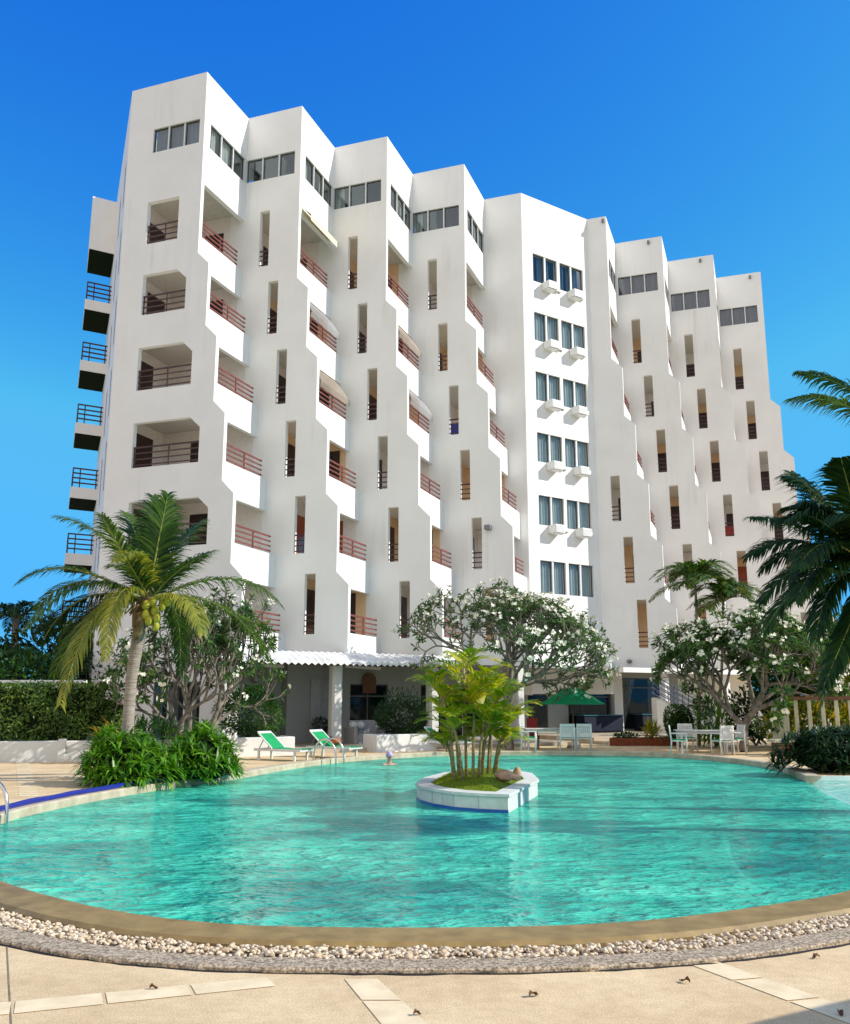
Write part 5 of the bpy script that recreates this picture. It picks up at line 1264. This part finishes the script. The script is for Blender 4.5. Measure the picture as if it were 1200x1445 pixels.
def chair(label, loc, rot, padded=True):
    t = thing('garden_chair', label, 'chair', (0, 0, 0), 'white garden armchairs round the tables')
    for x in (-0.24, 0.24):
        m = MB(); m.tube([(x, -0.22, 0), (x, -0.24, 0.42), (x, -0.22, 0.64)], 0.022, 7); build('leg', m, M['plw'], t, True)
        m = MB(); m.tube([(x, 0.26, 0), (x, 0.22, 0.42), (x*0.95, 0.27, 0.9)], 0.022, 7); build('leg', m, M['plw'], t, True)
        m = MB(); m.bbox(x-0.03, x+0.03, -0.25, 0.235, 0.64, 0.665, 0.008); build('armrest', m, M['plw'], t)
    m = MB(); m.bbox(-0.23, 0.23, -0.24, 0.22, 0.41, 0.44, 0.01); build('seat', m, M['plw'], t)
    xf = lambda x, y, z: (x, y + 0.225 + (z-0.42)*0.11, z)
    m = MB(); m.box(-0.235, 0.235, -0.02, 0.02, 0.82, 0.90, xf); m.box(-0.235, 0.235, -0.016, 0.016, 0.46, 0.51, xf)
    for k in range(7): x = -0.20+k*0.067; m.box(x-0.026, x+0.026, -0.01, 0.01, 0.511, 0.819, xf)
    build('backrest', m, M['plw'], t)
    if padded:
        m = MB(); m.bbox(-0.21, 0.21, -0.22, 0.2, 0.442, 0.475, 0.012); build('cushion', m, M['green'], t)
    t.location = loc; t.rotation_euler = (0, 0, rot); return t
c1 = chair('white armchair with a green cushion at the left end of the right hand table', (7.95, 30.1, 0), R(75))
dup(c1, (8.75, 32.0, 0), R(0), 'white chair on the far side of the right hand table')
dup(c1, (9.25, 29.9, 0), R(200), 'white armchair with its back to the pool at the right hand table')
dup(c1, (9.95, 30.9, 0), R(-80), 'white armchair at the right end of the right hand table by the frangipani trunk')
dup(c1, (3.45, 31.9, 0), R(80), 'white armchair seen from its side at the left end of the parasol table')
dup(c1, (4.72, 32.1, 0), R(182), 'white chair with its back to the pool, left of two at the parasol table')
dup(c1, (5.32, 32.2, 0), R(176), 'white chair with its back to the pool, right of two at the parasol table')
def table(label, loc, rot, L=1.5, Wd=0.85):
    t = thing('garden_table', label, 'table', (0, 0, 0), 'garden tables on the deck')
    m = MB(); m.bbox(-L/2, L/2, -Wd/2, Wd/2, 0.70, 0.735, 0.015); build('tabletop', m, M['tabletop'], t)
    for x in (-L/2+0.12, L/2-0.12):
        for y in (-Wd/2+0.1, Wd/2-0.1):
            m = MB(); m.bbox(x-0.035, x+0.035, y-0.035, y+0.035, 0, 0.699, 0.008); build('leg', m, M['plw'], t)
    m = MB(); m.box(-L/2+0.16, L/2-0.16, -Wd/2+0.085, -Wd/2+0.105, 0.62, 0.699); m.box(-L/2+0.16, L/2-0.16, Wd/2-0.105, Wd/2-0.085, 0.62, 0.699); build('apron', m, M['plw'], t)
    t.location = loc; t.rotation_euler = (0, 0, rot); return t
t1 = table('pale garden table under the green parasol', (4.35, 32.9, 0), R(4), 2.0)
t2 = dup(t1, (8.9, 30.9, 0), R(-3), 'grey white garden table beside the frangipani trunk')
t2.scale = (0.8, 1, 1)
m = MB(); m.bbox(3.62, 4.0, 34.0, 34.12, 0.45, 1.05, 0.03); rc = thing('red_chair', 'red backed chair behind the parasol table', 'chair', (3.8, 33.9, 0)); build('backrest', m, M['redc'], rc)
m = MB(); m.bbox(3.6, 4.02, 33.6, 34.0, 0.40, 0.46, 0.02); build('seat', m, M['redc'], rc)
for x in (3.64, 3.98):
    for y in (33.64, 34.08): m = MB(); m.bbox(x-0.02, x+0.02, y-0.02, y+0.02, 0, 0.40, 0.005); build('leg', m, M['bars'], rc)
# parasol
pr = thing('parasol', 'open green canvas parasol standing behind the left table', 'parasol', (5.3, 34.2, 0))
m = MB(); m.tube([(5.3, 34.2, 0.05), (5.3, 34.2, 2.1)], 0.022, 8); build('pole', m, M['wood'], pr, True)
m = MB(); m.lathe([(0.05, 0.1), (0.24, 0.1), (0.26, 0.04), (0.26, 0.001)], 5.3, 34.2, 18); build('base', m, M['acg'], pr)
m = MB(); ns, nq = 8, 6; top = (5.3, 34.2, 2.12)
for k in range(ns):
    a0, a1 = 2*math.pi*k/ns, 2*math.pi*(k+1)/ns
    g = []
    for i in range(7):
        q = i/6; row = []
        for j in range(nq+1):
            p = j/nq; a = a0+(a1-a0)*p
            chord = math.cos(math.pi/ns)/math.cos((p-0.5)*2*math.pi/ns)
            rr = 1.17*q*(chord*0.94+0.06) - 0.10*q*q*math.sin(p*math.pi)
            z = 2.20 - 0.66*(q**1.12) - 0.02*math.sin(p*math.pi)*q
            row.append((5.3+rr*math.cos(a), 34.2+rr*math.sin(a), z))
        g.append(row)
    for i in range(6):
        for j in range(nq): m.quad(g[i][j], g[i][j+1], g[i+1][j+1], g[i+1][j])
build('canopy', m, M['greenu'], pr, True)
for k in range(8):
    a = 2*math.pi*k/8; m = MB(); m.tube([(5.3, 34.2, 2.15), (5.3+1.16*math.cos(a), 34.2+1.16*math.sin(a), 1.525)], 0.012, 5); build('rib', m, M['wood'], pr)
m = MB(); m.lathe([(0.05, 2.18), (0.05, 2.23), (0.015, 2.28)], 5.3, 34.2, 10); build('finial', m, M['bars'], pr)

# patio sofa with cushions
sf = thing('patio_sofa', 'grey white wicker sofa in the shade of the patio', 'sofa', Wg(1.6, 0.3, 0.12))
m = MB(); m.bbox(0.95, 2.15, 0.0, 0.75, 0.12, 0.48, 0.03, Wg); build('seat', m, M['sofa'], sf)
m = MB(); m.bbox(0.95, 2.15, 0.755, 0.9, 0.12, 0.95, 0.03, Wg); build('backrest', m, M['sofa'], sf)
for s in (0.8, 2.16): m = MB(); m.bbox(s, s+0.14, 0.0, 0.9, 0.12, 0.72, 0.03, Wg); build('armrest', m, M['sofa'], sf)
for s, lab in ((1.05, 'white cushion leaning at the left of the patio sofa'), (1.35, 'white cushion beside the other on the patio sofa')):
    m = MB(); m.ell(Wg(s, 0.6, 0.78), (0.17, 0.12, 0.15), 12, 8); tag(build('cushion', m, M['plw'], None, True, org=Wg(s, 0.6, 0.6)), lab, 'cushion', 'white cushions on the patio sofa')
# dome shaped ornament on the patio wall
m = MB(); m.plate([(2.45, 1.95), (3.05, 1.95)] + [(2.75+0.30*math.cos(a), 2.45+0.30*math.sin(a)) for a in np.linspace(0, math.pi, 10)], [], 2.50, 2.55, Wg)
tag(build('wall_ornament', m, M['wood'], None, org=Wg(2.75, 2.5, 2.0)), 'brown arch shaped ornament above the dark patio window', 'ornament')
# counters indoors
ct = thing('cloth_counter', 'long counter draped in dark blue cloth inside the right wing room', 'counter', Wg(18.4, 2.9, 0.24))
m = MB(); m.bbox(17.6, 19.8, 2.55, 3.1, 0.242, 1.0, 0.02, Wg); build('cloth', m, M['blue'], ct)
m = MB(); m.box(17.55, 19.85, 2.5, 3.12, 1.002, 1.04, Wg); build('top', m, M['teal'], ct)
ct = thing('cloth_counter', 'dark counter with a pale teal top under the centre block behind the parasol', 'counter', Wg(15.0, 2.9, 0.24))
m = MB(); m.bbox(13.8, 16.2, 2.4, 3.0, 0.242, 0.98, 0.02, Wg); build('cloth', m, M['blue'], ct)
m = MB(); m.box(13.75, 16.25, 2.35, 3.05, 0.982, 1.02, Wg); build('top', m, M['teal'], ct)

# unseen pavilion added right of the frame so its roof shades the paving corner
pv_ = thing('added_pavilion', 'added timber pavilion out of view right of the frame, casting the corner shadow', 'pavilion', (6.5, 4.2, 0))
PD = np.array([0.866, 0.5]); PN = np.array([0.5, -0.866])
def Wp(a, d, z):
    p = np.array([4.55, 4.53]) + a*PD + d*PN; return (p[0], p[1], z)
m = MB(); m.box(-0.6, 3.2, 0.0, 2.6, 2.2, 2.3, Wp); build('roof', m, M['wood'], pv_)
for a in (-0.2, 2.8):
    for d in (0.4, 2.2): m = MB(); m.bbox(a-0.06, a+0.06, d-0.06, d+0.06, 0, 2.2, 0.01, Wp); build('post', m, M['wood'], pv_)

# pool ladders
def ladder(label, p0, d, w=0.5, h=0.62):
    p0 = np.array(p0, float); d = unit(np.array(d, float)); sx = np.array([-d[1], d[0]])
    t = thing('pool_ladder', label, 'pool ladder', (p0[0], p0[1], 0), 'steel pool ladders')
    for s in (-w/2, w/2):
        pts = []
        for q in np.linspace(0, 1, 13):
            a = math.pi*q
            x = -0.35 + 0.7*(1-math.cos(a))/2; z = h*math.sin(a)**0.75 if 0 < q < 1 else 0
            pts.append(np.array([*(p0 + sx*s + d*x), z]))
        pts[0][2] = 0.0; pts[-1][2] = -0.02
        e = pts[-1].copy(); e[2] = -1.0
        m = MB(); m.tube([tuple(p) for p in pts] + [tuple(e)], 0.026, 8); build('handrail', m, M['steel'], t, True)
    m = MB()
    for z in (-0.3, -0.6): m.tube([(*(p0+sx*(-w/2)+d*0.35), z), (*(p0+sx*(w/2)+d*0.35), z)], 0.02, 6)
    build('rung', m, M['steel'], t)
    return t
ladder('steel pool ladder on the far rim in front of the second lounger', (-2.72, 27.2), (0.93, -0.36), 0.5, 0.6)
ladder('pale curved handrail of the pool ladder at the left frame edge', (-6.48, 14.05), (0.9, -0.45), 0.5, 0.5)
# towel bundle and sandals
m = MB(); m.ell((-2.66, 28.75, 0.46), (0.15, 0.12, 0.11), 12, 8, 0.12); o = build('towel_bundle', m, M['orange'], None, True, org=(-2.66, 28.75, 0.36)); tag(o, 'crumpled orange towel bundle on the foot of the second lounger', 'towel')
m = MB(); m.ell((-2.80, 28.8, 0.50), (0.10, 0.08, 0.1), 10, 7, 0.1); o = build('dark_bag', m, M['black'], None, True, org=(-2.8, 28.8, 0.4)); tag(o, 'small black bag beside the orange towel on the second lounger', 'bag')
for dx, lab in ((0, 'left black sandal on the deck by the pool ladder'), (0.13, 'right black sandal on the deck by the pool ladder')):
    m = MB(); m.bbox(-3.12+dx, -3.02+dx, 27.2, 27.45, 0.002, 0.03, 0.008); m.tube([(-3.12+dx, 27.35, 0.03), (-3.07+dx, 27.36, 0.09), (-3.02+dx, 27.35, 0.03)], 0.012, 5)
    tag(build('sandal', m, M['black'], None, org=(-3.07+dx, 27.3, 0.0)), lab, 'sandal', 'pair of black sandals by the ladder')

# swimmer
def swimmer():
    me = bpy.data.meshes.new('person')
    J = dict(pelvis=(0, 0, -0.62), belly=(0, 0, -0.42), chest=(0, 0, -0.2), neck0=(0, 0, -0.04), neck=(0, -0.01, 0.05), skull=(0, -0.02, 0.15), crown=(0, -0.015, 0.235), nose=(0, -0.115, 0.135),
             sl=(0.15, 0, -0.08), el=(0.32, -0.14, -0.2), hl=(0.28, -0.38, -0.17), fl=(0.27, -0.47, -0.17), sr=(-0.15, 0, -0.08), er=(-0.32, -0.14, -0.2), hr=(-0.28, -0.38, -0.17), fr=(-0.27, -0.47, -0.17),
             hipl=(0.09, 0, -0.68), kl=(0.12, -0.12, -1.02), al=(0.12, 0.02, -1.22), hipr=(-0.09, 0, -0.68), kr=(-0.12, -0.12, -1.02), ar=(-0.12, 0.02, -1.22))
    Rr = dict(pelvis=(.15, .10), belly=(.13, .09), chest=(.16, .10), neck0=(.08, .07), neck=(.055, .055), skull=(.078, .092), crown=(.05, .06), nose=(.016, .016), sl=(.06, .06), el=(.042, .042), hl=(.032, .028), fl=(.025, .012), sr=(.06, .06), er=(.042, .042), hr=(.032, .028), fr=(.025, .012), hipl=(.09, .09), kl=(.055, .055), al=(.04, .04), hipr=(.09, .09), kr=(.055, .055), ar=(.04, .04))
    E = [('pelvis', 'belly'), ('belly', 'chest'), ('chest', 'neck0'), ('neck0', 'neck'), ('neck', 'skull'), ('skull', 'crown'), ('skull', 'nose'), ('chest', 'sl'), ('sl', 'el'), ('el', 'hl'), ('hl', 'fl'), ('chest', 'sr'), ('sr', 'er'), ('er', 'hr'), ('hr', 'fr'), ('pelvis', 'hipl'), ('hipl', 'kl'), ('kl', 'al'), ('pelvis', 'hipr'), ('hipr', 'kr'), ('kr', 'ar')]
    k = list(J); me.from_pydata([J[a] for a in k], [(k.index(a), k.index(b)) for a, b in E], [])
    ob = bpy.data.objects.new('body', me); COL.objects.link(ob)
    ob.modifiers.new('skin', 'SKIN'); ss = ob.modifiers.new('sub', 'SUBSURF'); ss.levels = 2; ss.render_levels = 2
    for i, a in enumerate(k):
        me.skin_vertices[0].data[i].radius = Rr[a]; me.skin_vertices[0].data[i].use_root = (a == 'pelvis')
    me.materials.append(M['skin']); return ob
sw = thing('person', 'swimmer in a lilac swim cap, only head above the water near the far rim', 'person', (-1.0, 27.0, -0.02))
bd = swimmer(); bd.parent = sw
m = MB(); m.ell((-1.0, 27.0-0.008, -0.02+0.185), (0.098, 0.112, 0.105), 14, 10)
m.v = [(x, y + (0.02 if z < 0.12 else 0), z) for x, y, z in m.v]; build('swim_cap', m, M['lilac'], sw, True)
m = MB()
for x in (-0.032, 0.032): m.ell((-1.0+x, 27.0-0.105, -0.02+0.135), (0.014, 0.01, 0.01), 8, 6)
build('goggles', m, M['black'], sw, True)
sw.rotation_euler = (0, 0, R(25))

# ------------------------------------------------------------------ camera, light, sky
cam = bpy.data.cameras.new('camera'); co = bpy.data.objects.new('camera', cam); COL.objects.link(co)
co.location = (0, 0, 1.65); co.rotation_euler = (R(90+11.4346), 0, 0)
cam.sensor_fit = 'VERTICAL'; cam.sensor_height = 36; cam.lens = 36*1317.68/1445; cam.clip_end = 3000; cam.clip_start = 0.05
scene.camera = co
SUN_AZ, SUN_EL = R(-8), R(34)
sun = bpy.data.lights.new('sun', 'SUN'); sun.energy = 5.0; sun.angle = R(0.53); sun.color = (1.0, 0.945, 0.86)
so = bpy.data.objects.new('sun', sun); COL.objects.link(so)
sd = Vector((math.cos(SUN_EL)*math.cos(SUN_AZ), math.cos(SUN_EL)*math.sin(SUN_AZ), math.sin(SUN_EL)))
so.rotation_euler = sd.to_track_quat('Z', 'Y').to_euler(); so.location = (30, 0, 30)
w = bpy.data.worlds.new('World'); scene.world = w; w.use_nodes = True
nt = w.node_tree; nt.nodes.clear()
sky = nt.nodes.new('ShaderNodeTexSky'); sky.sky_type = 'NISHITA'; sky.sun_disc = False
sky.sun_elevation = SUN_EL; sky.sun_rotation = R(90)-SUN_AZ; sky.air_density = 1.0; sky.dust_density = 0.6; sky.ozone_density = 3.0; sky.altitude = 0
sp = nt.nodes.new('ShaderNodeSeparateColor'); cb = nt.nodes.new('ShaderNodeCombineColor')
nt.links.new(sky.outputs[0], sp.inputs[0])
STR = 0.13
for i, (gain, gam, cap) in enumerate(((4.6, 2.55, 0.085), (2.45, 1.55, 0.45), (0.98, 0.354, 0.90))):
    a = nt.nodes.new('ShaderNodeMath'); a.operation = 'MULTIPLY'; a.inputs[1].default_value = STR
    p = nt.nodes.new('ShaderNodeMath'); p.operation = 'POWER'; p.inputs[1].default_value = gam
    g = nt.nodes.new('ShaderNodeMath'); g.operation = 'MULTIPLY'; g.inputs[1].default_value = gain/STR
    nt.links.new(sp.outputs[i], a.inputs[0]); nt.links.new(a.outputs[0], p.inputs[0]); nt.links.new(p.outputs[0], g.inputs[0])
    c_ = nt.nodes.new('ShaderNodeMath'); c_.operation = 'MINIMUM'; c_.inputs[1].default_value = cap/STR
    nt.links.new(g.outputs[0], c_.inputs[0]); nt.links.new(c_.outputs[0], cb.inputs[i])
bg = nt.nodes.new('ShaderNodeBackground'); bg.inputs['Strength'].default_value = 0.145
ow = nt.nodes.new('ShaderNodeOutputWorld')
# unseen white cloud glow added behind the camera to lift the shaded walls
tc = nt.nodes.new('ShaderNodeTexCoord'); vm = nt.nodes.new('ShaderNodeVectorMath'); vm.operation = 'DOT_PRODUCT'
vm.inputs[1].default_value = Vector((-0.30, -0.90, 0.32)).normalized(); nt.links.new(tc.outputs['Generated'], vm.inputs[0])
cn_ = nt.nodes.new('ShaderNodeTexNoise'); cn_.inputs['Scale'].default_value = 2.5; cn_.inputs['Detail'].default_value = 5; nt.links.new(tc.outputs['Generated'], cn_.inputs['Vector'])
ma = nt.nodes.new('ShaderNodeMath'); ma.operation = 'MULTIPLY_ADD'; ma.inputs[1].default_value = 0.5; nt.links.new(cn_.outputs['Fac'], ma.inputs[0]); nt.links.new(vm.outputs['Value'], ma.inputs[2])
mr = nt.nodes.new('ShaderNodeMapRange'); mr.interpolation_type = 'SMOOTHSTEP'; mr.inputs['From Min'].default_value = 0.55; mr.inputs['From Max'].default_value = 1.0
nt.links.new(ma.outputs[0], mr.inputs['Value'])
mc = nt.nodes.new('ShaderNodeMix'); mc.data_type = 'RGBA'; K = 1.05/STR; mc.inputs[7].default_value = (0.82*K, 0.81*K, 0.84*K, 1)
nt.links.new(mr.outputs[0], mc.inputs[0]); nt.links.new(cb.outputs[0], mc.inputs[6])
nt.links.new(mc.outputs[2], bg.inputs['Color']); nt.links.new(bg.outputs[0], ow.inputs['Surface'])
scene.view_settings.view_transform = 'Standard'; scene.view_settings.look = 'None'; scene.view_settings.exposure = 0; scene.view_settings.gamma = 1
scene.cycles.max_bounces = 10; scene.cycles.transparent_max_bounces = 16; scene.cycles.diffuse_bounces = 5; scene.cycles.caustics_reflective = False; scene.cycles.caustics_refractive = False
scene.cycles.use_denoising = True
scene.cycles.sample_clamp_indirect = 6
